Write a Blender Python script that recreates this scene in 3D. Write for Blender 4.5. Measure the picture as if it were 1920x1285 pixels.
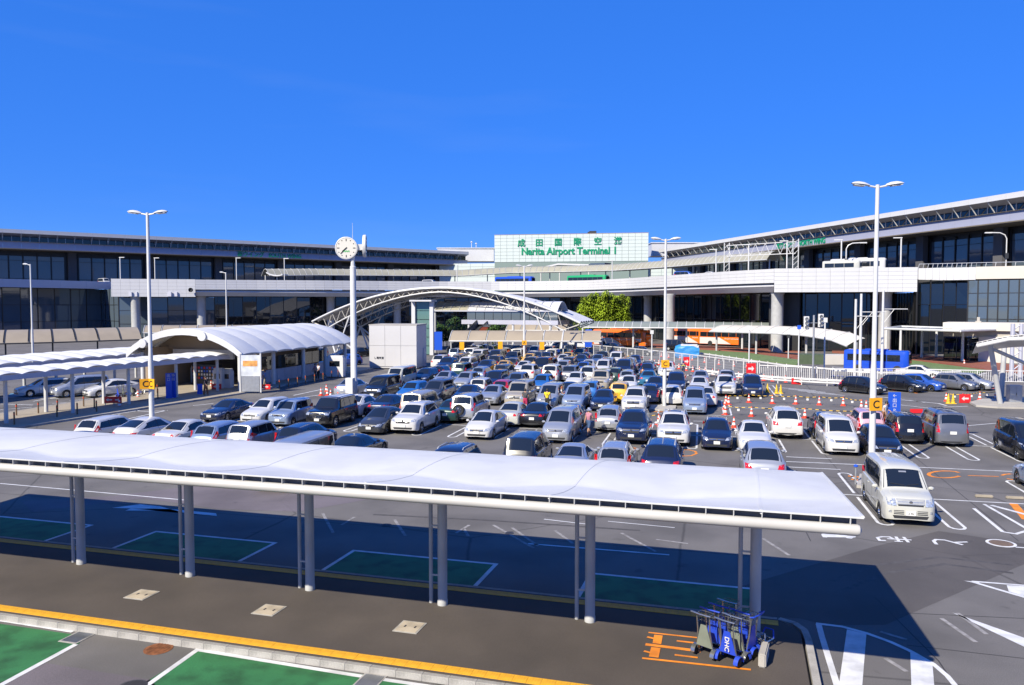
import bpy, bmesh, math, random
from math import sin, cos, pi, radians, sqrt, atan2
from mathutils import Vector, Matrix
from mathutils.bvhtree import BVHTree
random.seed(7)
for o in list(bpy.data.objects): bpy.data.objects.remove(o)
SC = bpy.context.scene
COL = SC.collection

# ---------------------------------------------------------------- camera, sky, sun, exposure
CAMZ, FPX, YAW = 7.9, 1480.0, radians(13.56)
PITCH = math.atan(69.5 / 1480)
cam = bpy.data.cameras.new('camera')
cam.sensor_width = 36; cam.lens = 36 * FPX / 1920; cam.clip_start = 0.1; cam.clip_end = 5000
camo = bpy.data.objects.new('camera', cam); COL.objects.link(camo)
camo.location = (0, 0, CAMZ); camo.rotation_euler = (pi / 2 - PITCH, 0, YAW)
SC.camera = camo
SUN_EL = radians(38); SUN_H = Vector((.466, .884))          # way the light travels over the ground
sd = bpy.data.lights.new('sun', 'SUN'); sd.energy = 5.0; sd.angle = radians(.5); sd.color = (1, .91, .73)
so = bpy.data.objects.new('sun', sd); COL.objects.link(so)
ld = Vector((SUN_H.x * cos(SUN_EL), SUN_H.y * cos(SUN_EL), -sin(SUN_EL)))
so.rotation_euler = ld.to_track_quat('-Z', 'Y').to_euler(); so.location = (-60, -110, 90)
wd = bpy.data.worlds.new('World'); SC.world = wd; wd.use_nodes = True
wn = wd.node_tree; bg = wn.nodes['Background']
sky = wn.nodes.new('ShaderNodeTexSky'); sky.sky_type = 'NISHITA'; sky.sun_disc = False
sky.sun_elevation = SUN_EL; sky.sun_rotation = atan2(-SUN_H.x, -SUN_H.y)
sky.altitude = 800; sky.air_density = 1; sky.dust_density = .2; sky.ozone_density = 3.5
def wmath(op, x, y):
    n = wn.nodes.new('ShaderNodeMath'); n.operation = op
    for i, q in enumerate((x, y)):
        if isinstance(q, (int, float)): n.inputs[i].default_value = q
        else: wn.links.new(q, n.inputs[i])
    return n.outputs[0]
sep = wn.nodes.new('ShaderNodeSeparateColor'); sep.mode = 'HSV'; cmb = wn.nodes.new('ShaderNodeCombineColor'); cmb.mode = 'HSV'
wn.links.new(sky.outputs[0], sep.inputs[0])                  # one even colour grade over the whole sky
wn.links.new(wmath('ADD', wmath('MULTIPLY', wmath('MAXIMUM', sep.outputs[0], .56), .2), .637 * .8), cmb.inputs[0])
wn.links.new(wmath('POWER', sep.outputs[1], .125), cmb.inputs[1])
wn.links.new(wmath('MULTIPLY', wmath('POWER', sep.outputs[2], .34), 4.1), cmb.inputs[2])
wtc = wn.nodes.new('ShaderNodeTexCoord'); wmp = wn.nodes.new('ShaderNodeMapping'); wmp.inputs['Scale'].default_value = (1.2, 1.2, 9); wmp.inputs['Rotation'].default_value = (.12, .1, .3)
wnz = wn.nodes.new('ShaderNodeTexNoise'); wnz.inputs['Scale'].default_value = 2.2; wnz.inputs['Detail'].default_value = 6; wn.links.new(wtc.outputs['Generated'], wmp.inputs[0]); wn.links.new(wmp.outputs[0], wnz.inputs['Vector'])
wmr = wn.nodes.new('ShaderNodeMapRange'); wmr.inputs[1].default_value = .56; wmr.inputs[2].default_value = .8; wmr.inputs[3].default_value = 0; wmr.inputs[4].default_value = .05; wn.links.new(wnz.outputs['Fac'], wmr.inputs[0])
wmx = wn.nodes.new('ShaderNodeMix'); wmx.data_type = 'RGBA'; wmx.inputs[7].default_value = (3.6, 4.6, 6.4, 1); wn.links.new(wmr.outputs[0], wmx.inputs[0]); wn.links.new(cmb.outputs[0], wmx.inputs[6])   # thin cirrus
wn.links.new(wmx.outputs[2], bg.inputs[0]); bg.inputs[1].default_value = .074
SC.view_settings.view_transform = 'Standard'; SC.view_settings.look = 'None'
SC.view_settings.exposure = 0.82; SC.view_settings.gamma = 1; SC.view_settings.use_curve_mapping = False
SC.render.engine = 'CYCLES'
SC.cycles.max_bounces = 6

# ---------------------------------------------------------------- photo pixel -> place helpers
FW = Vector((-sin(YAW), cos(YAW), 0)); RT = Vector((cos(YAW), sin(YAW), 0)); UP = Vector((0, 0, 1))
def ray(px, py):
    xc = (px - 960) / FPX; yc = (642.5 - py) / FPX
    return RT * xc + FW * (cos(PITCH) + yc * sin(PITCH)) + UP * (-sin(PITCH) + yc * cos(PITCH))
def G(px, py, z=0.0):
    d = ray(px, py); t = (z - CAMZ) / d.z
    return Vector((d.x * t, d.y * t, z))
def D(px, py, Z):
    d = ray(px, py); t = Z / d.dot(FW)
    return Vector((d.x * t, d.y * t, CAMZ + d.z * t))
def K(X, Z, z=0.0):
    p = RT * X + FW * Z; return Vector((p.x, p.y, z))
def atz(px, Z, z):           # image column px, distance Z ahead, height z
    return K((px - 960) / FPX * Z, Z, z)

# ---------------------------------------------------------------- materials
MATS = {}
def mat(name, col, rough=.6, metal=0.0, var=.0, vscale=3.0, bump=0.0, bscale=40.0, coat=0.0, spec=.5, speck=0.0, spscale=120.0, emit=0.0, ior=1.5, dirt=0.0, dscale=.4, trans=0.0, stretch=None):
    if name in MATS: return MATS[name]
    col = tuple(c * .80 for c in col)
    m = bpy.data.materials.new(name); m.use_nodes = True
    nt = m.node_tree; b = nt.nodes['Principled BSDF']; L = nt.links
    b.inputs['Roughness'].default_value = rough; b.inputs['Metallic'].default_value = metal
    b.inputs['Specular IOR Level'].default_value = spec; b.inputs['IOR'].default_value = ior
    b.inputs['Coat Weight'].default_value = coat; b.inputs['Coat Roughness'].default_value = .04
    if trans: b.inputs['Transmission Weight'].default_value = trans
    c = (col[0], col[1], col[2], 1); b.inputs['Base Color'].default_value = c
    src = None
    tc = nt.nodes.new('ShaderNodeTexCoord')
    co = tc.outputs['Object']
    if stretch:
        mp = nt.nodes.new('ShaderNodeMapping'); mp.inputs['Scale'].default_value = stretch
        L.new(co, mp.inputs[0]); co = mp.outputs[0]
    def noise(scale, detail=4):
        n = nt.nodes.new('ShaderNodeTexNoise'); n.inputs['Scale'].default_value = scale; n.inputs['Detail'].default_value = detail
        L.new(co, n.inputs['Vector']); return n.outputs['Fac']
    def mul(src, fac, lo, hi, a=.3, bb=.7):
        mr = nt.nodes.new('ShaderNodeMapRange'); mr.inputs[1].default_value = a; mr.inputs[2].default_value = bb
        mr.inputs[3].default_value = lo; mr.inputs[4].default_value = hi; L.new(fac, mr.inputs[0])
        mx = nt.nodes.new('ShaderNodeMix'); mx.data_type = 'RGBA'; mx.blend_type = 'MULTIPLY'; mx.inputs[0].default_value = 1
        if src is None: mx.inputs[6].default_value = c
        else: L.new(src, mx.inputs[6])
        L.new(mr.outputs[0], mx.inputs[7]); return mx.outputs[2]
    if var: src = mul(src, noise(vscale), 1 - var, 1 + var)
    if speck: src = mul(src, noise(spscale, 2), 1 - speck, 1 + speck)
    if dirt: src = mul(src, noise(dscale, 6), 1 - dirt, 1.0, .35, .55)
    if src is not None: L.new(src, b.inputs['Base Color'])
    if bump:
        bp = nt.nodes.new('ShaderNodeBump'); bp.inputs['Strength'].default_value = bump; bp.inputs['Distance'].default_value = .02
        L.new(noise(bscale, 3), bp.inputs['Height']); L.new(bp.outputs[0], b.inputs['Normal'])
    if emit:
        b.inputs['Emission Color'].default_value = c; b.inputs['Emission Strength'].default_value = emit
    MATS[name] = m; return m
WHITE = mat('white_paint', (.68, .68, .68), .4, var=.05, vscale=.8)
STEEL = mat('white_steel', (.62, .63, .64), .35, var=.06, vscale=1.5)
GALV = mat('galvanised_steel', (.45, .47, .5), .4, metal=.6, var=.1, vscale=4)
DARK = mat('dark_metal', (.03, .032, .036), .45)
BLACK = mat('black_rubber', (.015, .015, .016), .7, var=.2, vscale=9)
CHROME = mat('chrome', (.75, .76, .78), .12, metal=1)
CARGLASS = mat('car_glass', (.012, .016, .022), .03, spec=.8)
BGLASS = mat('building_glass', (.008, .013, .018), .02, spec=.75)
BGLASS2 = mat('building_glass_grey', (.085, .115, .15), .03, spec=.9)
MULL = mat('dark_mullion', (.018, .018, .02), .4)
CONC = mat('concrete', (.42, .40, .37), .85, var=.12, vscale=1.2, bump=.2, speck=.1, spscale=60)
PAINTW = mat('road_paint_white', (.72, .73, .75), .7, var=.08, vscale=2.5, dirt=.22, dscale=2.2)
PAINTO = mat('road_paint_orange', (.85, .27, .015), .65, var=.1, vscale=3, dirt=.2, dscale=3)
CONE = mat('cone_red', (.85, .06, .02), .45, var=.08, vscale=5)
YEL = mat('sign_yellow', (.9, .42, .01), .4, var=.03)
REDM = mat('sign_red', (.72, .02, .025), .4)
BLUEM = mat('sign_blue', (.02, .10, .62), .35)
INK = mat('black_print', (.012, .012, .014), .5)
GREENM = mat('letter_green', (.0, .28, .13), .4)
PTFE = mat('white_membrane', (.72, .72, .71), .45, dirt=.07, dscale=1.1, var=.03, vscale=.5, bump=.05, bscale=6)
TRUSS = mat('truss_paint', (.52, .50, .46), .4, var=.08, vscale=1)

# ---------------------------------------------------------------- mesh helpers
class MB:
    def __init__(s): s.v = []; s.f = []; s.smooth = []
    def add(s, vs, fs, sm=False):
        n = len(s.v); s.v += [tuple(v) for v in vs]; s.f += [[i + n for i in f] for f in fs]; s.smooth += [sm] * len(fs); return s
    def box(s, c, d, rz=0.0, M=None):
        x, y, z = d[0] / 2, d[1] / 2, d[2] / 2
        vs = [Vector((i * x, j * y, k * z)) for i in (-1, 1) for j in (-1, 1) for k in (-1, 1)]
        if rz: R = Matrix.Rotation(rz, 3, 'Z'); vs = [R @ v for v in vs]
        if M is not None: vs = [M @ v for v in vs]
        c = Vector(c)
        return s.add([v + c for v in vs], [(0, 1, 3, 2), (4, 6, 7, 5), (0, 4, 5, 1), (2, 3, 7, 6), (0, 2, 6, 4), (1, 5, 7, 3)])
    def bar(s, a, b, w, h=None):     # rectangular bar a -> b
        h = h or w; a = Vector(a); b = Vector(b); d = b - a; L = d.length
        if L < 1e-6: return s
        q = d.to_track_quat('X', 'Z').to_matrix()
        return s.box((a + b) / 2, (L, w, h), M=q)
    def tube(s, pts, r, n=8, cap=True):
        pts = [Vector(p) for p in pts]; rs = r if isinstance(r, (list, tuple)) else [r] * len(pts)
        vs = []; fs = []
        prevx = None
        for i, p in enumerate(pts):
            t = (pts[min(i + 1, len(pts) - 1)] - pts[max(i - 1, 0)]).normalized()
            ref = Vector((0, 0, 1)) if abs(t.z) < .95 else Vector((1, 0, 0))
            x = t.cross(ref).normalized() if prevx is None else (prevx - t * prevx.dot(t)).normalized()
            prevx = x; y = t.cross(x)
            for k in range(n):
                a = 2 * pi * k / n; vs.append(p + x * (cos(a) * rs[i]) + y * (sin(a) * rs[i]))
        for i in range(len(pts) - 1):
            for k in range(n):
                k2 = (k + 1) % n; fs.append((i * n + k, i * n + k2, (i + 1) * n + k2, (i + 1) * n + k))
        s.add(vs, fs, True)
        if cap:
            m = len(s.v) - len(vs)
            s.f.append([m + k for k in range(n)]); s.smooth.append(False)
            s.f.append([m + (len(pts) - 1) * n + k for k in reversed(range(n))]); s.smooth.append(False)
        return s
    def lathe(s, prof, n=16, c=(0, 0, 0), axis='Z'):
        c = Vector(c); vs = []; fs = []
        for (r, z) in prof:
            for k in range(n):
                a = 2 * pi * k / n
                p = Vector((r * cos(a), r * sin(a), z))
                if axis == 'Y': p = Vector((p.x, p.z, p.y))
                if axis == 'X': p = Vector((p.z, p.x, p.y))
                vs.append(c + p)
        for i in range(len(prof) - 1):
            for k in range(n):
                k2 = (k + 1) % n; fs.append((i * n + k, i * n + k2, (i + 1) * n + k2, (i + 1) * n + k))
        return s.add(vs, fs, True)
    def prism(s, poly, z0, z1):      # poly of (x,y)
        n = len(poly); vs = [(p[0], p[1], z0) for p in poly] + [(p[0], p[1], z1) for p in poly]
        fs = [list(reversed(range(n))), [n + i for i in range(n)]] + [(i, (i + 1) % n, n + (i + 1) % n, n + i) for i in range(n)]
        return s.add(vs, fs)
    def grid(s, rows, sm=True, closed=False):      # rows of equal length lists of points
        n = len(rows[0]); vs = [p for r in rows for p in r]; fs = []
        for i in range(len(rows) - 1):
            for k in range(n - (0 if closed else 1)):
                k2 = (k + 1) % n; fs.append((i * n + k, i * n + k2, (i + 1) * n + k2, (i + 1) * n + k))
        return s.add(vs, fs, sm)
    def slab(s, rows, t, sm=True):    # a curved sheet with thickness: grid, copy pushed by t (vector), rim
        t = Vector(t); R = [[Vector(p) for p in r] for r in rows]; B = [[p + t for p in r] for r in R]
        s.grid(R, sm); s.grid([list(reversed(r)) for r in B], sm)
        s.grid([R[0], B[0]], False); s.grid([R[-1], B[-1]], False)
        s.grid([[r[0] for r in R], [r[0] for r in B]], False); s.grid([[r[-1] for r in R], [r[-1] for r in B]], False)
        return s
    def mesh(s, name='mesh'):
        me = bpy.data.meshes.new(name); me.from_pydata(s.v, [], s.f)
        me.polygons.foreach_set('use_smooth', s.smooth)
        bm = bmesh.new(); bm.from_mesh(me); bmesh.ops.recalc_face_normals(bm, faces=bm.faces); bm.to_mesh(me); bm.free()
        if any(s.smooth): me.set_sharp_from_angle(angle=radians(38))
        me.update(); return me
    def ob(s, name, m, parent=None): return place(name, s.mesh(name), m, parent)
def place(name, me, m, parent=None, loc=None, rz=None):
    o = bpy.data.objects.new(name, me); COL.objects.link(o)
    if m is not None:
        if len(me.materials) == 0: me.materials.append(m)
        elif me.materials[0] is not m: o.material_slots[0].link = 'OBJECT'; o.material_slots[0].material = m
    if parent is not None: o.parent = parent
    if loc is not None: o.location = loc
    if rz is not None: o.rotation_euler = (0, 0, rz)
    return o
def tag(o, label, cat, group=None):
    o['label'] = label; o['category'] = cat
    if group: o['group'] = group
    return o
def thing(name, label, cat, loc=(0, 0, 0), rz=0.0, group=None):
    o = bpy.data.objects.new(name, None); COL.objects.link(o); o.empty_display_size = .1
    o.location = loc; o.rotation_euler = (0, 0, rz); return tag(o, label, cat, group)
def struct(o): o['kind'] = 'structure'; return o
def stuff(o): o['kind'] = 'stuff'; return o
def dup(root, loc, rz, label, group=None):
    r = root.copy(); COL.objects.link(r); r.location = loc; r.rotation_euler = (0, 0, rz); r['label'] = label
    if group: r['group'] = group
    for ch in root.children:
        c = ch.copy(); COL.objects.link(c); c.parent = r
        for g in ch.children:
            d = g.copy(); COL.objects.link(d); d.parent = c
    return r
TXT = {}
def text_mesh(body, size, depth=.02, bold=0.0):
    k = (body, size, depth, bold)
    if k not in TXT:
        cu = bpy.data.curves.new('lettering', 'FONT'); cu.body = body; cu.size = size; cu.extrude = depth / 2
        cu.align_x = 'CENTER'; cu.align_y = 'CENTER'; cu.offset = bold; cu.resolution_u = 3
        o = bpy.data.objects.new('tmp', cu); COL.objects.link(o)
        bpy.context.view_layer.update()
        me = bpy.data.meshes.new_from_object(o.evaluated_get(bpy.context.evaluated_depsgraph_get()))
        bpy.data.objects.remove(o); TXT[k] = me
    return TXT[k]
def text(body, size, m, parent, loc, facing, depth=.02, bold=0.0, name='lettering', sx=1.0):
    """facing: horizontal vector the text faces (reader's side); loc in parent space"""
    f = Vector((facing[0], facing[1], 0)).normalized()
    x = Vector((-f.y, f.x, 0))
    M = Matrix((x, UP, f)).transposed().to_4x4(); M.translation = Vector(loc)
    o = place(name, text_mesh(body, size, depth, bold), m, parent); o.matrix_local = M @ Matrix.Diagonal((sx, 1, 1, 1)); return o
def lerp(a, b, t): return a + (b - a) * t
ORD = ['zeroth', 'first', 'second', 'third', 'fourth', 'fifth', 'sixth', 'seventh', 'eighth', 'ninth', 'tenth', 'eleventh', 'twelfth', 'thirteenth', 'fourteenth', 'fifteenth', 'sixteenth', 'seventeenth', 'eighteenth', 'nineteenth', 'twentieth'] + ['twenty-' + w for w in ('first', 'second', 'third', 'fourth', 'fifth', 'sixth', 'seventh', 'eighth', 'ninth')] + ['thirtieth', 'thirty-first', 'thirty-second', 'thirty-third', 'thirty-fourth', 'thirty-fifth']
def nth(i): return ORD[i]
def pwl(tab, x):
    if x <= tab[0][0]: return tab[0][1]
    for (a, b), (c, d) in zip(tab, tab[1:]):
        if x <= c: return b + (d - b) * (x - a) / (c - a) if c > a else d
    return tab[-1][1]
def sheet(name, poly, z, m, parent=None, t=.0):
    me = MB().add([(p[0], p[1], z) for p in poly], [list(range(len(poly)))]).mesh(name)
    return place(name, me, m, parent)
def ribbon(mb, pts, w, z, closed=False):   # flat painted line along pts
    pts = [Vector((p[0], p[1])) for p in pts]; n = len(pts); L = []; R = []
    for i, p in enumerate(pts):
        a = pts[(i - 1) % n] if (closed or i > 0) else None; b = pts[(i + 1) % n] if (closed or i < n - 1) else None
        d1 = (p - a).normalized() if a is not None else None; d2 = (b - p).normalized() if b is not None else None
        if d1 is None: d1 = d2
        if d2 is None: d2 = d1
        n1 = Vector((-d1.y, d1.x)); n2 = Vector((-d2.y, d2.x)); m = (n1 + n2)
        m = m.normalized() if m.length > 1e-4 else n1
        k = w / 2 / max(.35, m.dot(n1)); L.append((p.x + m.x * k, p.y + m.y * k, z)); R.append((p.x - m.x * k, p.y - m.y * k, z))
    if closed: L.append(L[0]); R.append(R[0])
    mb.grid([L, R], False); return mb
def offset_line(pts, d):
    out = []
    for i, p in enumerate(pts):
        a = pts[max(i - 1, 0)]; b = pts[min(i + 1, len(pts) - 1)]
        t = (Vector((b[0], b[1])) - Vector((a[0], a[1]))).normalized(); out.append(Vector((p[0] - t.y * d, p[1] + t.x * d)))
    return out
def resample(pts, step):
    P = [Vector(p) for p in pts]; out = [P[0]]; 
    tot = sum((b - a).length for a, b in zip(P, P[1:])); n = max(1, round(tot / step)); st = tot / n
    acc = 0; k = 1; a = P[0]; i = 1
    while k < n:
        d = (P[i] - a).length
        if acc + d >= st * k - 1e-9:
            t = (st * k - acc) / d; out.append(a.lerp(P[i], t)); k += 1
        else:
            acc += d; a = P[i]; i += 1
            continue
    out.append(P[-1]); return out
# ---------------------------------------------------------------- ground
def asphalt(name, col, crack=0.5):
    m = mat(name, col, .88, var=.10, vscale=.35, speck=.22, spscale=45, dirt=.26, dscale=.3, bump=.25, bscale=70)
    nt = m.node_tree; b = nt.nodes['Principled BSDF']; L = nt.links
    old = b.inputs['Base Color'].links[0].from_socket
    tc = nt.nodes.new('ShaderNodeTexCoord')
    v = nt.nodes.new('ShaderNodeTexVoronoi'); v.feature = 'DISTANCE_TO_EDGE'; v.inputs['Scale'].default_value = .11
    nz = nt.nodes.new('ShaderNodeTexNoise'); nz.inputs['Scale'].default_value = .6
    mx = nt.nodes.new('ShaderNodeMix'); mx.data_type = 'VECTOR'; mx.inputs[0].default_value = .12
    L.new(tc.outputs['Object'], mx.inputs[4]); L.new(tc.outputs['Object'], nz.inputs['Vector']); L.new(nz.outputs['Color'], mx.inputs[5]); L.new(mx.outputs[1], v.inputs['Vector'])
    mr = nt.nodes.new('ShaderNodeMapRange'); mr.inputs[1].default_value = 0; mr.inputs[2].default_value = .006; mr.inputs[3].default_value = 1 - crack; mr.inputs[4].default_value = 1
    L.new(v.outputs['Distance'], mr.inputs[0])
    # oil spots
    n2 = nt.nodes.new('ShaderNodeTexNoise'); n2.inputs['Scale'].default_value = 1.3; n2.inputs['Detail'].default_value = 3
    L.new(tc.outputs['Object'], n2.inputs['Vector'])
    m2 = nt.nodes.new('ShaderNodeMapRange'); m2.inputs[1].default_value = .66; m2.inputs[2].default_value = .74; m2.inputs[3].default_value = 1; m2.inputs[4].default_value = .72
    L.new(n2.outputs['Fac'], m2.inputs[0])
    k = nt.nodes.new('ShaderNodeMath'); k.operation = 'MULTIPLY'; L.new(mr.outputs[0], k.inputs[0]); L.new(m2.outputs[0], k.inputs[1])
    c = nt.nodes.new('ShaderNodeMix'); c.data_type = 'RGBA'; c.blend_type = 'MULTIPLY'; c.inputs[0].default_value = 1
    L.new(old, c.inputs[6]); L.new(k.outputs[0], c.inputs[7]); L.new(c.outputs[2], b.inputs['Base Color'])
    return m
ASPH = asphalt('asphalt_lot', (.150, .142, .138))
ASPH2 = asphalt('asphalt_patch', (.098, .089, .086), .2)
ASPH3 = asphalt('asphalt_granular', (.16,.14,.158), .1)
PLAT = mat('platform_asphalt', (.082, .068, .058), .88, var=.14, vscale=.5, speck=.18, spscale=55, dirt=.2, dscale=.3, bump=.2, bscale=60)
GREENP = mat('green_bay_paint', (.03, .175, .06), .75, var=.14, vscale=.7, dirt=.42, dscale=1.5, speck=.16, spscale=40)
KERB = mat('kerb_concrete', (.40, .385, .36), .85, var=.1, vscale=3, dirt=.3, dscale=1.6, speck=.12, spscale=50)
TACT = mat('tactile_yellow', (.78, .40, .02), .65, var=.1, vscale=3, dirt=.15, dscale=2)
gm = MB(); gs = 1500
gm.add([(-gs, -400, 0), (gs, -400, 0), (gs, 2200, 0), (-gs, 2200, 0)], [(0, 1, 2, 3)])
struct(gm.ob('ground', ASPH))
def gpoly(pp, z=0): return [G(x, y) for x, y in pp]
Z1, Z2, Z3 = .004, .008, .012
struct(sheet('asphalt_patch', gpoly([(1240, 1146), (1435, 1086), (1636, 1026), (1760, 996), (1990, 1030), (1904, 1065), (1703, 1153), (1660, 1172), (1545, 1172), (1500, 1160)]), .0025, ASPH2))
struct(sheet('asphalt_patch', gpoly([(87, 1244), (282, 1275), (330, 1330), (-120, 1330)]), Z1, ASPH3))
struct(sheet('asphalt_patch', gpoly([(40, 940), (215, 930), (335, 915), (480, 905), (700, 935), (560, 960), (410, 955), (270, 935), (60, 960)]), Z1, ASPH3))

# ---------------------------------------------------------------- bus platform (local frame: x along the stop, y away from the camera)
PO = Vector((1.26, 18.79, 0)); PA = radians(-2.7)
PR = Matrix.Rotation(PA, 3, 'Z')
def PL(x, y, z=0): return PO + PR @ Vector((x, y, z))
plat = place('platform_pavement', MB().mesh('platform_pavement'), PLAT, None, PO, PA); struct(plat)
XE = 1.15
outline = [(-34, -3.6), (XE - .1, -3.6), (XE - .1, .7), (XE - .25, 1.1), (XE - .6, 1.4), (-34, 1.4)]
pm = MB().prism(outline, -.05, .15).mesh('platform_pavement'); pm.materials.append(PLAT); plat.data = pm
def rbox(d, bev=.012):
    bm = bmesh.new(); bmesh.ops.create_cube(bm, size=1); bmesh.ops.scale(bm, vec=d, verts=bm.verts)
    bmesh.ops.bevel(bm, geom=list(bm.edges), offset=bev, segments=1, affect='EDGES')
    me = bpy.data.meshes.new('piece'); bm.to_mesh(me); bm.free(); return me
ks = rbox((.597, .14, .19), .006); tl = rbox((.298, .298, .03), .004)
for i in range(44):
    x = XE - .4 - i * .6
    place('kerb_stone', ks, KERB, plat, (x, -3.68, .05 + random.uniform(-.002, .002)), random.uniform(-.003, .003))
    place('kerb_stone', ks, KERB, plat, (x - .5, 1.48, .05))
# studs on the yellow tiles
tm = MB(); tm.box((0, 0, 0), (.296, .296, .03))
for a in range(5):
    for b in range(5):
        cx, cy = -.12 + a * .06, -.12 + b * .06
        tm.add([(cx - .017, cy - .017, .015), (cx + .017, cy - .017, .015), (cx + .017, cy + .017, .015), (cx - .017, cy + .017, .015), (cx, cy, .021)], [(0, 1, 4), (1, 2, 4), (2, 3, 4), (3, 0, 4)])
tile = tm.mesh('tactile_tile')
for i in range(78): place('tactile_tile', tile, TACT, plat, (-.2 - i * .3, -3.38, .143 + random.uniform(-.001, .0015)))
for i in range(88): place('tactile_tile', tile, TACT, plat, (.42 - i * .3, 1.16, .143))
# rounded end kerb
arc = [(XE - .55, 1.49), (XE - .2, 1.32), (XE, .95), (XE + .05, .4), (XE + .05, -.4), (XE + .05, -1.2), (XE + .05, -2), (XE + .05, -2.8), (XE + .05, -3.6), (XE + .05, -4.4), (XE + .05, -5.2)]
for a, b in zip(arc, arc[1:]):
    m = MB().bar((a[0], a[1], .055), (b[0], b[1], .055), .16, .19); m.ob('kerb_stone', KERB, plat)
# inspection hatches in the platform
HM = mat('hatch_cover', (.50, .43, .33), .7, var=.1, vscale=2, dirt=.25, dscale=2.5, speck=.1, spscale=60)
for i, (x, w) in enumerate(((-15.73, 'left'), (-11.84, 'middle'), (-7.97, 'right'))):
    t = thing('access_hatch', 'square beige access hatch in the platform, %s one of three' % w, 'hatch', PL(x, -1.62 + .02 * i, .15), PA, 'hatches in the platform')
    MB().box((0, 0, .004), (.62, .66, .016)).ob('hatch_frame', KERB, t)
    MB().box((0, 0, .010), (.54, .58, .016)).ob('lid', HM, t)
    for s in (-.12, .14): MB().box((s, 0, .019), (.035, .1, .01)).ob('lifting_slot', INK, t)
# painted bays, beyond the platform and in front
def bay(x0, x1, y0, y1, w=.13):
    struct(sheet('green_bay', [PL(x0, y0), PL(x1, y0), PL(x1, y1), PL(x0, y1)], Z1, GREENP))
    m = MB(); ribbon(m, [PL(x0, y0), PL(x0, y1), PL(x1, y1), PL(x1, y0)], w, Z2); struct(m.ob('bay_marking', PAINTW))
for x0, x1 in ((-27.6, -22.75), (-19.95, -15.2), (-12.3, -7.5), (-4.55, .05)): bay(x0, x1, 1.75, 3.85)
m = MB(); ribbon(m, [PL(-34, 1.66), PL(.5, 1.66)], .12, Z2); struct(m.ob('lane_marking', PAINTW))
def paint(name, pp, m=PAINTW, z=Z2): return struct(sheet(name, gpoly(pp), z, m))
def pline(name, pp, w, m=PAINTW, z=Z2, closed=False): mb = MB(); ribbon(mb, [G(x, y) for x, y in pp], w, z, closed); return struct(mb.ob(name, m))
paint('green_bay', [(-60, 1165), (0, 1170), (137, 1190), (150, 1206), (0, 1290), (-140, 1340)], GREENP, Z1)
paint('green_bay', [(372, 1219), (700, 1268), (860, 1300), (800, 1360), (140, 1360)], GREENP, Z1)
pline('bay_marking', [(-60, 1156), (0, 1163.5), (137, 1185)], .12); pline('bay_marking', [(142, 1209), (0, 1286), (-60, 1320)], .14)
pline('bay_marking', [(270, 1290), (370, 1219), (660, 1266), (900, 1302)], .13)
GRATE = mat('drain_grate', (.32, .35, .4), .35, metal=.7, var=.1)
for i, (c, lab) in enumerate((((145, 1196), 'steel drain grate beside the green bay at lower left'), ((693, 1278), 'steel drain grate at the bottom edge below the kerb'))):
    p = G(*c); t = thing('drain_grate', lab, 'grate', p, PA, 'kerb drains')
    MB().box((0, 0, .006), (.52, .62, .012)).ob('grate_frame', KERB, t)
    for k in range(9): MB().box((-.2 + k * .05, 0, .014), (.03, .52, .012)).ob('bar', GRATE, t)
RUST = mat('rusty_iron', (.24, .085, .03), .8, var=.35, vscale=9, bump=.5, bscale=30, dirt=.3, dscale=4)
def manhole(p, r, m, lab, ring=None):
    t = thing('manhole_cover', lab, 'manhole', p); mb = MB()
    mb.lathe([(0, .014), (r * .9, .014), (r, .008), (r, 0)], 24); mb.ob('lid', m, t)
    k = MB()
    for a in range(-3, 4):
        h = sqrt(max(0, (r * .8) ** 2 - (a * r * .22) ** 2)); k.box((a * r * .22, 0, .016), (.02, h * 2, .008))
    k.ob('tread', m, t)
    if ring: MB().lathe([(r, .009), (r + .09, .008), (r + .09, 0)], 24).ob('ring', ring, t)
manhole(G(297, 1217), .32, RUST, 'rusty round manhole cover below the kerb at lower left')
manhole(G(1877, 1019), .36, mat('brown_iron', (.17, .12, .085), .7, var=.2, vscale=6), 'brown manhole cover ringed in white near the white van', PAINTW)
manhole(G(724, 985), .2, mat('dark_iron', (.05, .05, .055), .6), 'small dark manhole cover in the roadway just outside the canopy shadow')
manhole(G(955, 1000), .16, MATS['dark_iron'], 'tiny dark valve cover in the roadway right of the other small cover')
manhole(G(248, 1288), .3, MATS['dark_iron'], 'dark manhole cover cut by the bottom edge of the picture')
# big chevrons at lower right
Q = lambda x, y: (1400 + x / 3.692, 980 + y / 3.692)
pline('chevron_marking', [Q(480, 700), Q(660, 722), Q(830, 768), Q(1000, 830), Q(1130, 890), Q(1290, 980), Q(1390, 1065), Q(1460, 1150), Q(1520, 1260)], .12, z=Z2)
pline('chevron_marking', [Q(498, 706), Q(520, 790), Q(660, 1240)], .14, z=Z2 + .002)
paint('chevron_marking', [Q(694, 742), Q(829, 775), Q(790, 1260), Q(628, 1260), Q(628, 1200)], z=Z2 + .003)
paint('chevron_marking', [Q(1132, 898), Q(1286, 985), Q(1310, 1260), Q(1145, 1260)], z=Z2 + .003)
paint('chevron_marking', [Q(1505, 405), Q(1610, 412), Q(1612, 428)], z=Z2)
pline('chevron_marking', [Q(1560, 409), Q(1960, 440), Q(2200, 460)], .1, z=Z2 + .001); pline('chevron_marking', [Q(1560, 412), Q(1960, 530), Q(2200, 600)], .13, z=Z2 + .002)
paint('chevron_marking', [Q(1800, 436), Q(2050, 450), Q(2050, 552), Q(1815, 480)], z=Z2 + .003)
paint('chevron_marking', [Q(1422, 624), Q(1920, 800), Q(2100, 866), Q(2100, 960), Q(1920, 862)], z=Z2)
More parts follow.
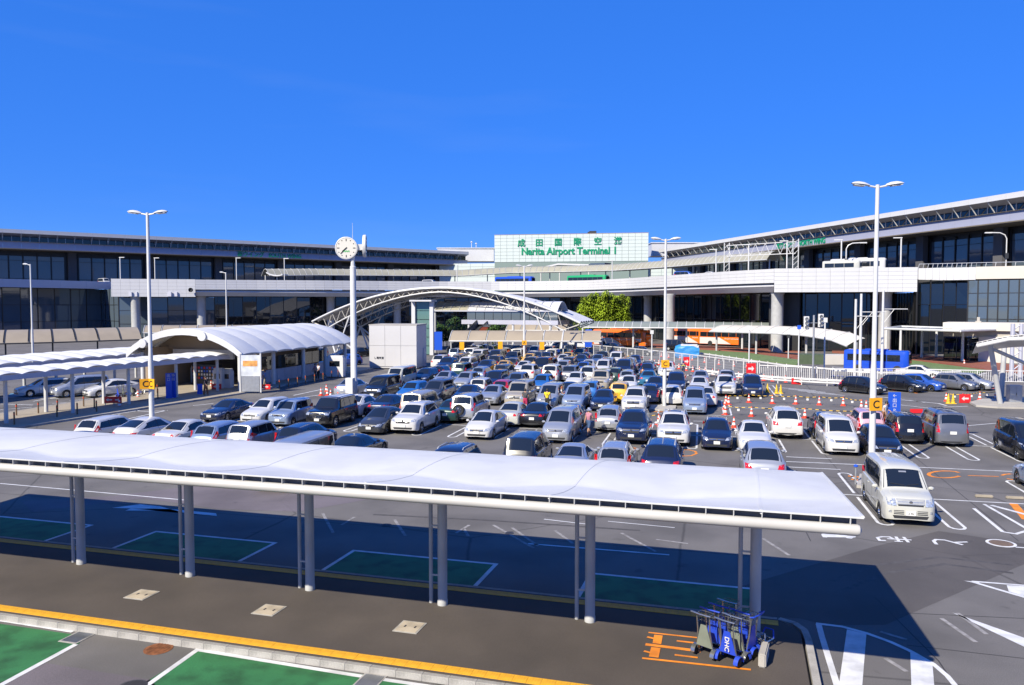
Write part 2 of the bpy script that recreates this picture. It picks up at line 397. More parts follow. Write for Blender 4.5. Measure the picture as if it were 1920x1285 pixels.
# katakana on the roadway, each stroke a painted shape
W = lambda x, y: (1480 + x / 4.364, 960 + y / 4.364)
for k, pp in enumerate(([(260, 183), (300, 175), (545, 205), (540, 212), (280, 208)], [(262, 190), (285, 186), (310, 212), (275, 210)], [(415, 188), (452, 182), (470, 196), (440, 198)], [(440, 196), (548, 202), (510, 222), (470, 218)])):
    paint('road_lettering', [W(*p) for p in pp], z=Z2 + .001 * k)
pline('road_lettering', [W(850, 222), W(820, 207), W(760, 205), W(720, 212), W(740, 235), W(790, 236)], .1)
pline('road_lettering', [W(800, 222), W(1000, 232)], .1, z=Z2 + .002)
pline('road_lettering', [W(872, 205), W(900, 248)], .1, z=Z2 + .001); pline('road_lettering', [W(935, 208), W(975, 252)], .1, z=Z2 + .003); pline('road_lettering', [W(860, 243), W(930, 246)], .08, z=Z2 + .004)
pline('road_lettering', [W(1205, 268), W(1180, 240), W(1200, 228), W(1270, 232), W(1420, 272)], .11)
pline('road_lettering', [W(1350, 252), W(1458, 248)], .1, z=Z2 + .002)
pline('road_lettering', [W(1850, 290), W(1990, 300)], .1)
# faint worn lines, direction arrow and edge lines in the bus road
WORN = mat('worn_paint', (.30, .29, .29), .85, var=.3, vscale=5, dirt=.3, dscale=3)
for pp in ([(605, 963), (625, 1000)], [(640, 985), (665, 970)], [(740, 975), (760, 1005)], [(855, 1000), (880, 985)], [(870, 992), (878, 1006)], [(925, 985), (1000, 1028)], [(960, 990), (1010, 1025)], [(1040, 995), (1075, 1020)], [(1165, 1000), (1230, 1035)], [(1430, 1010), (1480, 1042)], [(1230, 1012), (1290, 1020)], [(1765, 1160), (1830, 1205)], [(1795, 1150), (1850, 1190)], [(1650, 1185), (1700, 1200)], [(1660, 1235), (1700, 1260)]):
    pline('worn_marking', pp, .11, WORN, Z2)
pline('lane_marking', [(0, 907), (345, 938)], .09); pline('lane_marking', [(990, 1020), (1255, 1041)], .1); pline('lane_marking', [(1000, 1022), (1010, 1021)], .05)
paint('arrow_marking', [(210, 953), (262, 946), (300, 950), (345, 962), (407, 968), (405, 963), (320, 955), (295, 958), (235, 958), (245, 954)])
pline('lane_marking', [(1020, 974), (1105, 984)], .07); pline('lane_marking', [(1140, 978), (1265, 990)], .06)

TAR = mat('tar_seam', (.035, .034, .036), .8)
for pp in ([(1400, 800), (1478, 930), (1520, 1015)], [(1500, 800), (1570, 880), (1660, 985)], [(1700, 845), (1830, 950), (1910, 1015)], [(0, 925), (400, 962), (900, 1003), (1430, 1045)], [(1640, 1120), (1760, 1240), (1790, 1285)], [(1700, 1150), (1920, 1160)], [(1270, 860), (1240, 905)], [(1700, 1210), (1920, 1235)]): pline('tar_seam', pp, .03, TAR, .003)
TYRE = mat('tyre_mark', (.075, .07, .07), .85, var=.3, vscale=4)
for pp in ([(1560, 1090), (1640, 1060), (1760, 1045), (1900, 1060)], [(1580, 1108), (1660, 1075), (1770, 1058), (1900, 1075)], [(700, 965), (900, 975), (1200, 995)]): pline('tyre_mark', pp, .16, TYRE, .0033)
# ---------------------------------------------------------------- white membrane canopy over the bus platform
cn = thing('bus_stop_canopy', 'long white membrane canopy on grey columns over the bus platform in front', 'canopy', PO, PA)
SP = 3.87; NB = 8
def sagx(x):
    k = (x / SP) % 1.0
    return .4 * min(1, x / 1.45) ** 1.5 if x > 0 else 0.5 - 0.5 * cos(2 * pi * k)
def roofp(x, w):                     # w 0..1 eave to crease, 1..2 crease to rear edge
    q = roofq(x, w)
    if x <= 0: return q
    k = min(1, x / 1.66) ** 1.4; t = (q[1] + 4.3) / 7.15      # the free end is stretched straight
    return (x, q[1], lerp(q[2], lerp(4.28, 3.58, t), k))
def roofq(x, w):
    g = sagx(x); yc, zc = -1.95 - .4 * g, 3.94 - .05 * g
    if w <= 1: return (x, lerp(-4.3, yc, w), lerp(4.28, zc, w) - .04 * sin(pi * w))
    t = w - 1; return (x, lerp(yc, 2.85, t), lerp(zc, 3.58, t) + (.17 - .03 * g) * sin(pi * t) ** .85)
ws = [0, .12, .3, .5, .7, .86, .95, 1, 1.03, 1.08, 1.16, 1.28, 1.42, 1.56, 1.7, 1.84, 1.94, 2]
for b in range(-1, NB):
    x0, x1 = (-(b + 1) * SP, -b * SP) if b >= 0 else (0, 1.66)
    n = 14; rows = []
    for i in range(n + 1): rows.append([roofp(lerp(x0 + .004, x1 - .004, i / n), w) for w in ws])
    m = MB().slab(rows, (0, 0, -.012)); m.ob('membrane_panel', PTFE, cn)
    # welded seam strips
    for f in ((0,) if b >= 0 else (0, .98)):
        xs = x0 + f * (x1 - x0)
        MB().slab([[Vector(roofp(xs - .03, w)) + Vector((0, 0, .006)) for w in ws], [Vector(roofp(xs + .03, w)) + Vector((0, 0, .006)) for w in ws]], (0, 0, -.004)).ob('seam_strip', PTFE, cn)
COLM = mat('column_paint', (.50, .51, .52), .45, var=.08, vscale=1.2, dirt=.12, dscale=1)
MB().tube([(-NB * SP, -4.3, 4.04), (1.57, -4.3, 4.04), (1.61, -4.3, 4.04), (1.64, -4.3, 4.04)], [.1, .1, .085, .03], 14).ob('front_tube', mat('tube_paint', (.52, .51, .48), .4, var=.06, vscale=1), cn)
MB().tube([(-NB * SP, 2.8, 3.5), (1.62, 2.8, 3.5)], .06, 8).ob('rear_tube', STEEL, cn)
MB().bar((-NB * SP, -4.31, 4.265), (1.67, -4.31, 4.265), .05, .03).ob('edge_clamp', STEEL, cn)
MB().tube([(q[0], q[1], q[2] - .01) for q in (roofp(1.66, w) for w in ws)], .03, 6).ob('edge_clamp', STEEL, cn)
MB().box(((1.6 - NB * SP) / 2, -4.15, 4.145), (NB * SP + 1.55, .02, .2)).ob('gutter_plate', mat('gutter_grey', (.16, .16, .17), .6), cn)
bk = MB(); bk.add([(-.008, -4.33, 4.25), (-.008, -4.2, 4.25), (-.008, -4.24, 4.0), (-.008, -4.33, 4.07), (.008, -4.33, 4.25), (.008, -4.2, 4.25), (.008, -4.24, 4.0), (.008, -4.33, 4.07)], [(0, 1, 2, 3), (7, 6, 5, 4), (0, 4, 5, 1), (1, 5, 6, 2), (2, 6, 7, 3), (3, 7, 4, 0)])
bk.bar((0, -4.3, 4.05), (0, -4.3, 4.26), .025, .02)
bkm = bk.mesh('bracket'); nb = int((NB * SP + 1.2) / .4838)
for i in range(nb): place('bracket', bkm, COLM, cn, (1.46 - i * .4838, 0, 0))
cm = MB().lathe([(.135, .15), (.135, .28), (.125, .3), (.125, 2.85), (.14, 2.9), (.12, 3.1)], 18).mesh('column')
arm = MB().tube([(0, 0, 2.85), (0, -.25, 3.2), (0, -.8, 3.5), (0, -1.8, 3.75), (0, -3.2, 3.95), (0, -4.2, 4.03)], [.11, .1, .09, .08, .07, .06], 10)
arm.tube([(0, 0, 2.95), (0, .4, 3.2), (0, 1.4, 3.42), (0, 2.8, 3.5)], [.1, .08, .06, .05], 10)
armm = arm.mesh('arm'); rbm = MB().tube([(q[0], q[1], q[2] - .05) for q in (roofp(0, w) for w in ws)], .03, 8).mesh('roof_rib')
dp = MB().tube([(-.34, .05, .15), (-.34, .05, 2.7), (-.32, .0, 2.9), (-.2, -.3, 3.15), (-.1, -1.2, 3.5)], .052, 10); dp.box((-.2, .03, .9), (.24, .03, .04)).box((-.2, .03, 2.2), (.24, .03, .04))
dpm = dp.mesh('downpipe')
for k in range(NB):
    place('column', cm, COLM, cn, (-k * SP, 0, 0)); place('arm', armm, STEEL, cn, (-k * SP, 0, 0)); place('roof_rib', rbm, STEEL, cn, (-k * SP, 0, 0)); place('downpipe', dpm, COLM, cn, (-k * SP, 0, 0))
# ---------------------------------------------------------------- stall markings of the car park
def ustall(u, vopen, vround, w=.52, lw=.11):
    d = 1 if vround > vopen else -1
    pts = [(u - w / 2, vopen), (u - w / 2, vround - d * .25), (u - w * .3, vround - d * .06), (u, vround), (u + w * .3, vround - d * .06), (u + w / 2, vround - d * .25), (u + w / 2, vopen)]
    m = MB(); ribbon(m, [(a, b + lane(a)) for a, b in pts], lw, Z2); return m
def lane(u): return max(0, -(u + 8)) * .075
for vm, u0, u1, dep in ((35.0, -36, 26, 4.55), (49.0, -34, 19, 4.65), (63.0, -31, 11, 4.6), (77.0, -28, 7, 4.6)):
    m = MB(); ribbon(m, [(u, vm + lane(u)) for u in range(int(u0), int(u1) + 1, 2)], .11, Z2 + .002); struct(m.ob('row_marking', PAINTW))
    u = 4.1 + (1.2 if False else 0)
    k = -20
    while True:
        uu = 1.85 + 2.35 * k; k += 1
        if uu > u1: break
        if uu < u0: continue
        if vm == 63.0 and 2.5 < uu < 9: continue
        if vm == 35.0 and uu > 8: 
            if k % 2: continue
        struct(ustall(uu, vm - .35, vm - dep).ob('stall_marking', PAINTW)); struct(ustall(uu, vm + .35, vm + dep).ob('stall_marking', PAINTW))
for pp in ([(1474, 857), (1560, 861)], [(1474, 866), (1640, 873), (1925, 886)], [(1474, 876), (1576, 881)], [(1330, 762), (1440, 765)], [(1300, 790), (1350, 791)], [(1295, 777), (1352, 780)], [(1800, 800), (1890, 792)]):
    pline('aisle_marking', pp, .12, z=Z2 + .003)
for y in (0, 1, 2, 3): pline('aisle_marking', [(1460 + y * 18, 727 + y * 3), (1530 + y * 18, 733 + y * 3)], .2)
pline('aisle_marking', [(1620, 752), (1736, 765), (1815, 762)], .14); pline('aisle_marking', [(1690, 750), (1760, 757), (1775, 761)], .2)
for k, (x0, x1) in enumerate(((1640, 1690), (1705, 1735))): pline('aisle_marking', [(x0, 744 + k * 7), (x1, 748 + k * 7)], .22)
# orange row letters and boxes
def arcpts(cx, cy, rx, ry, a0, a1, n=14): return [(cx + rx * cos(a0 + (a1 - a0) * i / n), cy + ry * sin(a0 + (a1 - a0) * i / n)) for i in range(n + 1)]
pline('row_letter', arcpts(1772, 890, 31, 6.5, -.55, -2 * pi + .5), .16, PAINTO); pline('row_letter', [(1815, 892), (1873, 894)], .12, PAINTO); pline('row_letter', [(1878, 892), (1884, 890), (1895, 889)], .14, PAINTO); pline('row_letter', [(1888, 898), (1900, 900)], .14, PAINTO)
pline('row_letter', [(1276, 844), (1292, 844), (1304, 847), (1306, 851), (1296, 855), (1276, 856)], .13, PAINTO); pline('row_letter', [(1176, 839), (1188, 840), (1196, 842)], .13, PAINTO); pline('row_letter', [(1186, 850), (1194, 849)], .13, PAINTO)
pline('hatch_marking', [(1222, 772), (1254, 773)], .3, PAINTO); pline('hatch_marking', [(1590, 893), (1622, 896)], .25, PAINTO); pline('hatch_marking', [(1596, 899), (1622, 902)], .25, PAINTO)
pline('hatch_marking', [(1690, 733), (1720, 738)], .2, PAINTO); pline('hatch_marking', [(1900, 945), (1925, 975)], .3, PAINTO)
pline('bay_marking', [(1826, 954), (1880, 998), (1905, 1002), (1925, 996)], .13, z=Z2 + .004); pline('bay_marking', [(1845, 946), (1925, 992)], .13, z=Z2 + .005); pline('bay_marking', [(1858, 948), (1925, 966)], .2, z=Z2 + .006)
# wheel stops
WS = mat('wheel_stop_concrete', (.34, .30, .24), .9, var=.1, vscale=6)
wsm = MB().prism([(-.3, -.07), (.3, -.07), (.3, .07), (-.3, .07)], 0, .1).mesh('block')
for i, (px, py, lab) in enumerate(((1845, 933, 'beige concrete wheel stop in the empty stall right of the white van'), (1903, 936, 'beige concrete wheel stop at the right edge by the silver-blue sedan'))):
    bm = bmesh.new(); bmesh.ops.create_cube(bm, size=1); bmesh.ops.scale(bm, vec=(.66, .16, .12), verts=bm.verts); bmesh.ops.bevel(bm, geom=list(bm.edges), offset=.03, segments=2, affect='EDGES'); me = bpy.data.meshes.new('wheel_stop'); bm.to_mesh(me); bm.free()
    o = place('wheel_stop', me, WS, None, G(px, py) + Vector((0, 0, .055))); tag(o, lab, 'wheel stop', 'wheel stops')
# blue accessible bays and zebra at left
BLUEP = mat('road_paint_blue', (.10, .30, .55), .75, var=.1, vscale=2, dirt=.2, dscale=2)
for k in range(4): paint('accessible_bay', [(10 + k * 66, 745 - k * 1), (60 + k * 66, 744 - k), (66 + k * 66, 738 - k), (20 + k * 66, 738 - k)], BLUEP, Z1)
for pp in ([(0, 758), (62, 760)], [(0, 769), (60, 764)], [(62, 753), (107, 745)], [(98, 757), (140, 755)], [(0, 746), (110, 748)], [(130, 752), (240, 742)], [(236, 770), (280, 772), (315, 770)], [(240, 786), (312, 770)], [(290, 800), (330, 795), (325, 790)], [(362, 761), (400, 757)], [(550, 742), (606, 730)], [(570, 745), (600, 741)], [(170, 800), (220, 790)], [(190, 785), (225, 778)], [(210, 778), (262, 770)]):
    pline('aisle_marking', pp, .16, z=Z2 + .004)
for k in range(5): p0 = (228 + k * 14, 757 - k * 1.5); paint('zebra_bar', [p0, (p0[0] + 40, p0[1] - 3), (p0[0] + 43, p0[1] - 1.6), (p0[0] + 3, p0[1] + 1.5)], z=.137)
# ---------------------------------------------------------------- terminal
TILE = mat('white_tile', (.60, .61, .64), .35, var=.03, vscale=.3, dirt=.06, dscale=.15)
TILEC = mat('aqua_tile', (.58, .66, .65), .35, var=.04, vscale=.2)
FASC = mat('fascia_metal', (.50, .51, .60), .4, metal=.2, var=.05, vscale=.2)
BAND = mat('band_metal', (.36, .38, .50), .4, metal=.1, var=.05, vscale=.2)
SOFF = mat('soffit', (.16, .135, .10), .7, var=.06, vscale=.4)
CREAM = mat('cream_render', (.60, .57, .52), .7, var=.05, vscale=.3)
DECKM = mat('deck_asphalt', (.10, .10, .105), .85, var=.1, vscale=.3)
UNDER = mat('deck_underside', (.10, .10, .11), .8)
BEIGE = mat('translucent_panel', (.34, .33, .26), .5, var=.08, vscale=.6)
CANG = mat('canopy_grey_green', (.20, .23, .22), .45, var=.06, vscale=.5)
def at_y(px, py, Z): return D(px, py, Z)
# wings
ROOFZ = 27.0
def wing(nm, label, p0, p1, side, txt, txtpos, unit=4.0):
    p0 = Vector((p0.x, p0.y, 0)); p1 = Vector((p1.x, p1.y, 0)); d = (p1 - p0); L = d.length; ang = atan2(d.y, d.x)
    t = thing(nm, label, 'building', p0, ang)       # local x along, local -y faces the car park
    n = int(L / unit)
    MB().box((L / 2, 15.2, 26.55), (L, 29.6, .86)).ob('roof', FASC, t)
    fp = MB().box((0, 0, 0), (unit - .03, .12, .95)).mesh('fascia_panel'); bp = MB().box((0, 0, 0), (unit - .03, .15, 1.95)).mesh('band_panel')
    cp = MB().box((0, 0, 0), (unit / 2 - .14, .04, 1.25)).mesh('clerestory_pane'); mu = MB().box((0, 0, 0), (.12, .14, 1.5)).mesh('mullion')
    sp = MB().bar((0, 1.9, 23.95), (0, .15, 26.05), .12, .16).mesh('strut'); sl = MB().box((0, 0, 0), (.9, .3, .06)).mesh('light_fitting')
    for i in range(n):
        x = (i + .5) * unit
        place('fascia_panel', fp, TILE, t, (x, .02, 26.55)); place('band_panel', bp, BAND, t, (x, .9, 23.05))
        place('strut', sp, STEEL, t, (x - unit / 2, 0, 0))
        for k in (-.25, .25): place('clerestory_pane', cp, BGLASS, t, (x + k * unit, 2.2, 24.65)); place('light_fitting', sl, WHITE, t, (x + k * unit, 1.6, 24.08))
        for k in (-.5, 0): place('mullion', mu, STEEL, t, (x + k * unit, 2.15, 24.75))
    MB().add([(0, .1, 26.1), (L, .1, 26.1), (L, 2.4, 25.45), (0, 2.4, 25.45)], [(0, 1, 2, 3)]).ob('eaves_soffit', FASC, t)
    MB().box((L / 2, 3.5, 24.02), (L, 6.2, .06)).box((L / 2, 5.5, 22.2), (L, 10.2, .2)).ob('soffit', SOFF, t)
    MB().box((L / 2, 2.45, 24.7), (L, .1, 1.6)).ob('clerestory_wall', MULL, t)
    MB().box((L / 2, 7.4, 18), (L, .1, 8.6)).ob('inner_wall', MULL, t)
    pw = 3.2; ng = int(L / pw); rr = random.Random(len(nm))
    g1 = MB().box((0, 0, 0), (pw - .35, .05, 4.6)).mesh('pane'); g2 = MB().box((0, 0, 0), (pw - .35, .05, 1.1)).mesh('pane'); g3 = MB().box((0, 0, 0), (pw - .35, .05, 2.0)).mesh('pane')
    vm = MB().box((0, 0, 0), (.22, .25, 8.2)).mesh('mullion'); pl = MB().box((0, 0, 0), (2.0, 1.2, 9)).mesh('pier')
    for i in range(ng):
        x = (i + .5) * pw
        place('mullion', vm, MULL, t, (i * pw, 7.1, 17.4))
        if i % 6 == 5: place('pier', pl, UNDER, t, (x, 6.4, 17.6)); continue
        o = place('pane', g1, BGLASS2, t, (x, 7.2, 17.25)); o.rotation_euler = (rr.uniform(-.012, .012), 0, rr.uniform(-.02, .02))
        o = place('pane', g2, BGLASS2, t, (x, 7.2, 20.2)); o.rotation_euler = (rr.uniform(-.012, .012), 0, 0)
        o = place('pane', g3, BGLASS2, t, (x, 7.2, 13.85)); o.rotation_euler = (rr.uniform(-.012, .012), 0, rr.uniform(-.02, .02))
    text(txt, 1.75, GREENM, t, (txtpos * L, .72, 23.05), (0, -1), .12, .04, sx=.92)
    return t
def roof_at(px, py): return at_y(px, py, (ROOFZ - CAMZ) * FPX / (573.0 - py))
ra, rb = roof_at(0, 430), roof_at(880, 473); dd = rb - ra
wing('terminal_wing', 'south wing of the terminal with dark glazing and strutted roof at left', ra - dd * .28, rb, 1, '南ウイング   SOUTH WING', .6)
rc_, rd = roof_at(1236, 469), roof_at(1920, 360); dd = rd - rc_
wing('terminal_wing', 'north wing of the terminal with sunlit roof edge at right', rc_, rd + dd * .25, 1, '北ウイング   NORTH WING', .445)
# central block with the name
s0, s1 = D(927, 441, 276), D(1216, 436, 267); dv = Vector((s1.x - s0.x, s1.y - s0.y, 0)); SL = dv.length; ang = atan2(dv.y, dv.x)
cb = thing('terminal_sign_building', 'pale aqua tiled central block carrying the green terminal name', 'building', (s0.x, s0.y, 0), ang)
top = s0.z; NR = 8; NC = 24; ph = 1.18; bot = top - NR * ph
MB().box((SL / 2, 6.1, top / 2), (SL - .1, 12, top - .05)).ob('core', mat('tile_joint', (.2, .27, .26), .8), cb)
tp = MB().box((0, 0, 0), (SL / NC - .07, .1, ph - .07)).mesh('tile_panel')
for r in range(NR):
    for c in range(NC): place('tile_panel', tp, TILEC, cb, ((c + .5) * SL / NC, .03, top - (r + .5) * ph))
MB().box((SL / 2, 6.05, top + .02), (SL + .1, 12.3, .12)).ob('coping', mat('coping', (.35, .25, .22), .6), cb)
lw = MB().box((0, 0, 0), (SL / 12 - .08, .1, ph - .07)).mesh('tile_panel')
MB().box((SL * .43, 8.1, (bot + 8) / 2 - .2), (SL * 1.62, 13.8, bot - 8.5)).ob('lower_block', TILEC, cb)
for r in range(4):
    for c in range(-5, 15):
        if c < -4 + r * .0: continue
        place('tile_panel', lw, TILEC, cb, ((c + .5) * SL / 12 + .0, 1.13 if not (0 <= c < 12) else 1.12, bot - .25 - (r + .5) * ph))
for ch, px in zip('成田国際空港', (979, 1013, 1049, 1085, 1123, 1160)):
    text(ch, 2.75, GREENM, cb, ((px - 927) / 289 * SL, -.12, 28.6 + (px - 979) * .0018 + (32.6 - 31.9)), (0, -1), .25, .05)
text('Narita Airport Terminal 1', 3.35, GREENM, cb, ((1069 - 927) / 289 * SL, -.12, top - 5.9), (0, -1), .25, .1, sx=.93)
MB().box((SL * .645, 1, top + .5), (2.4, 1, .9)).box((SL * .62, 1, top + .35), (.9, .8, .6)).ob('roof_plant', DARK, cb)
def roof_block(px0, px1, y0, y1, Z, lab, m=TILE):
    a = D(px0, y0, Z); b = D(px1, y0, Z); c = D(px0, y1, Z); dv = b - a; t = thing('roof_block', lab, 'building', (a.x, a.y, c.z), atan2(dv.y, dv.x))
    MB().box((dv.length / 2, 5, (a.z - c.z) / 2), (dv.length, 10, a.z - c.z)).ob('wall', m, t); MB().box((dv.length / 2, 5, (a.z - c.z) + .1), (dv.length + .6, 10.6, .3)).ob('parapet', STEEL, t); return t
t = roof_block(820, 926, 466, 490, 292, 'white rooftop block left of the aqua sign wall')
for k, h in ((12.5, 2.4), (14.2, 1.8)): MB().tube([(k, 2, 4.5), (k, 2, 4.5 + h)], .12, 6).lathe([(0, 4.5 + h), (.5, 4.7 + h), (0, 5.2 + h)], 8, (k, 2, 0)).ob('antenna', STEEL, t)
roof_block(1222, 1320, 456, 480, 284, 'white rooftop block right of the aqua sign wall')

# elevated departures road
EDGE = [(-260, 150, 527), (0, 181, 526.5), (208, 194.5, 526.3)]
DK = [(366, 185, 524.5), (480, 190.5, 525.3), (600, 196, 526), (720, 203, 527.2), (830, 208.5, 528), (930, 209.5, 528), (1010, 205.5, 527.5), (1100, 195, 526), (1180, 179, 522), (1250, 161, 517), (1300, 152, 513.5), (1350, 143, 510), (1400, 136, 507), (1452, 130, 504.2)]
dk = thing('elevated_road', 'white panelled elevated departures road curving in front of the terminal', 'viaduct')
ep = [D(a, c, b) for a, b, c in DK]
def flat(v): return Vector((v.x, v.y))
pts = resample([Vector((p.x, p.y, p.z)) for p in ep], 2.3)
PG = .025
def panel_col(a, b, zt, rows, rh, m, name='cladding_panel', th=.14, back=0.0):
    d = flat(b) - flat(a); L = d.length; mb = MB(); ang = atan2(d.y, d.x)
    for r in range(rows): mb.box((L / 2, back, -(r + .5) * rh), (L - PG, th, rh - PG))
    return place(name, mb.mesh(name), m, dk, (a.x, a.y, zt), ang)
for a, b in zip(pts, pts[1:]):
    if (a - b).length < .2: continue
    panel_col(a, b, (a.z + b.z) / 2, 4, .58, TILE)
edge2 = [flat(p) for p in pts]; zt = [p.z for p in pts]
inner = offset_line(edge2, 26.0); in1 = offset_line(edge2, 1.0); in2 = offset_line(edge2, .12)
zm = 14.05
MB().grid([[(p.x, p.y, 12.95) for p in in2], [(p.x, p.y, 12.95) for p in inner]], False).ob('road_surface', DECKM, dk)
MB().grid([[(p.x, p.y, z - .03) for p, z in zip(in2, zt)], [(p.x, p.y, z - .03) for p, z in zip(offset_line(edge2, .45), zt)], [(p.x, p.y, 12.95) for p in offset_line(edge2, .46)]], False).ob('parapet', TILE, dk)
MB().grid([[(p.x, p.y, 11.7) for p in in2], [(p.x, p.y, 11.72) for p in in1], [(p.x, p.y, 11.3) for p in in1]], False).ob('drip_ledge', TILE, dk)
MB().grid([[(p.x, p.y, 11.3) for p in offset_line(edge2, .35)], [(p.x, p.y, 11.05) for p in offset_line(edge2, .3)], [(p.x, p.y, 10.1) for p in offset_line(edge2, 1.3)]], True).ob('lower_fascia', TILE, dk)
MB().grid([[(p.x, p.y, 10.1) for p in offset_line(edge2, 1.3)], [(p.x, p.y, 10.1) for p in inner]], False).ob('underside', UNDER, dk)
# the straight stretch on the right and the block on the left
def straight(p, q, zt_, zb_, rows, w=2.1, m=TILE):
    a = flat(p); b = flat(q); ns = max(1, round((b - a).length / w))
    for i in range(ns):
        u = a.lerp(b, i / ns); v = a.lerp(b, (i + 1) / ns); panel_col(Vector((u.x, u.y, 0)), Vector((v.x, v.y, 0)), zt_, rows, (zt_ - zb_) / rows, m)
    d = (b - a).normalized(); n = Vector((-d.y, d.x))
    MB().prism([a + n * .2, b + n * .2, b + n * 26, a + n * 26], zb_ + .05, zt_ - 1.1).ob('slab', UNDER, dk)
    MB().prism([a + n * .1, b + n * .1, b + n * .5, a + n * .5], zt_ - 1.2, zt_ - .02).ob('parapet', TILE, dk)
R0, R1 = D(1452, 504.2, 130), D(1721, 501.5, 125); straight(R0, R1, 13.95, 10.05, 6)
B0, B1 = D(208, 525, 180.5), D(366, 524.5, 185); straight(B0, B1, 14.0, 9.9, 5)
MB().box((B1.x, B1.y, 0), (.1, .1, .1)); 
F0, F1 = D(-260, 527, 150), D(208, 526.3, 194.5); straight(F0, F1, 13.7, 11.9, 1, 6.0, FASC)
E0, E1 = D(1722, 505, 131), D(1830, 500.5, 127); straight(E0, E1, 14.05, 12.0, 1, 1.0)
E2 = D(2060, 494, 119); straight(E1, E2, 14.1, 12.1, 1, 8.0, CREAM)
for a, b in ((E0, E1), (E1, E2)):
    m = MB(); n = 12
    for i in range(n + 1):
        p = a.lerp(b, i / n); m.bar((p.x, p.y, 14.05), (p.x + .2, p.y + .3, 14.75), .06)
    m.bar((a.x + .2, a.y + .3, 14.75), (b.x + .2, b.y + .3, 14.75), .09); m.ob('railing', GALV, dk)
# side return of the left block, small boxes on it
MB().prism([flat(B0), flat(B0) + Vector((-3, 14)), flat(B0) + Vector((-2.8, 14)), flat(B0) + Vector((.2, 0))], 9.9, 14).ob('side_wall', TILE, dk)
for px in (241, 253, 315, 328):
    p = D(px, 552, 180.8 + (px - 208) * .027); MB().box((p.x, p.y - .15, p.z), (2.1 if px in (241, 315) else 1.6, .3, 1.0)).ob('service_box', FASC, dk)
p = D(359, 544, 184); MB().lathe([(.5, -.2), (.5, .2), (0, .2)], 12, (p.x, p.y - .3, p.z), 'Y').ob('camera_dome', DARK, dk)
# columns
cm_ = MB().lathe([(1.0, 0), (1.0, 9.6), (1.15, 9.9), (1.15, 10.2)], 20).mesh('column')
for px, Z in ((255, 183), (378, 189), (620, 203), (745, 212), (1215, 185), (1255, 157), (1370, 158), (1457, 133), (1659, 130), (1560, 150)):
    p = atz(px, Z, 0); place('column', cm_, COLM, dk, p)
# ground-floor glazing below the deck
gl = thing('arrivals_facade', 'dark glazed ground-floor front of the terminal under the elevated road', 'building')
BRICK = mat('brick_paving', (.26, .085, .055), .85, var=.12, vscale=2, speck=.15, spscale=20)
def glazing(line, w, z0, z1, rows, m, seed=3, par=gl, sway=.02):
    P = resample([Vector((q.x, q.y, 0)) for q in line], w); rr = random.Random(seed); cache = {}
    for a, b in zip(P, P[1:]):
        d = b - a; L = d.length; ang = atan2(d.y, d.x); h = (z1 - z0) / rows
        k = round(L, 2)
        if k not in cache: cache[k] = (MB().box((L / 2, 0, 0), (L - .16, .05, h - .1)).mesh('pane'), MB().box((0, 0, 0), (.18, .24, z1 - z0)).mesh('mullion'), MB().box((L / 2, 0, 0), (L - .1, .14, .1)).mesh('transom'))
        for r in range(rows):
            o = place('pane', cache[k][0], m, par, (a.x, a.y, z0 + (r + .5) * h)); o.rotation_euler = (rr.uniform(-sway, sway) * .5, 0, ang + rr.uniform(-sway, sway))
            place('transom', cache[k][2], MULL, par, (a.x, a.y, z0 + r * h), ang)
        place('mullion', cache[k][1], MULL, par, (a.x, a.y, (z0 + z1) / 2), ang)
    Q = [q for q in P]; bk = offset_line([flat(q) for q in Q], .6)
    MB().grid([[(q.x, q.y, z0) for q in bk], [(q.x, q.y, z1) for q in bk]], False).ob('inner_wall', MULL, par)
l1 = offset_line([flat(F0), flat(F1)], 4.0); glazing(l1, 3.9, .3, 11.9, 3, BGLASS2, 4)
l1b = offset_line([flat(B0), flat(B1)], 7.0); glazing([l1b[0], l1b[1]], 3.6, .3, 9.9, 3, BGLASS2, 6)
l2 = offset_line(edge2, 8.0)[2:-1]; glazing(l2, 3.3, .2, 10.1, 2, BGLASS, 5)
l3 = offset_line([flat(R0), flat(R1)], 8.0); glazing([l3[0], l3[1]], 1.9, .2, 10, 2, BGLASS, 8)
l4 = offset_line([flat(R1), flat(E1)], 4.0); glazing([Vector((R1.x, R1.y)), flat(D(1815, 560, 131))], 3.0, .2, 12, 3, BGLASS, 9)
l5 = [flat(D(1815, 560, 124)), flat(D(2080, 560, 112))]; glazing(l5, 1.4, 3.8, 11.8, 4, BGLASS2, 10)
glazing([l1[1], l1b[0]], 3.0, .3, 11.9, 3, BGLASS2, 12); glazing([l1b[1], l2[0]], 3.0, .3, 9.9, 3, BGLASS2, 13); glazing([l2[-1], l3[0]], 2.0, .2, 10, 2, BGLASS, 14); glazing([l3[1], Vector((R1.x, R1.y))], 2.0, .2, 10, 2, BGLASS, 15)
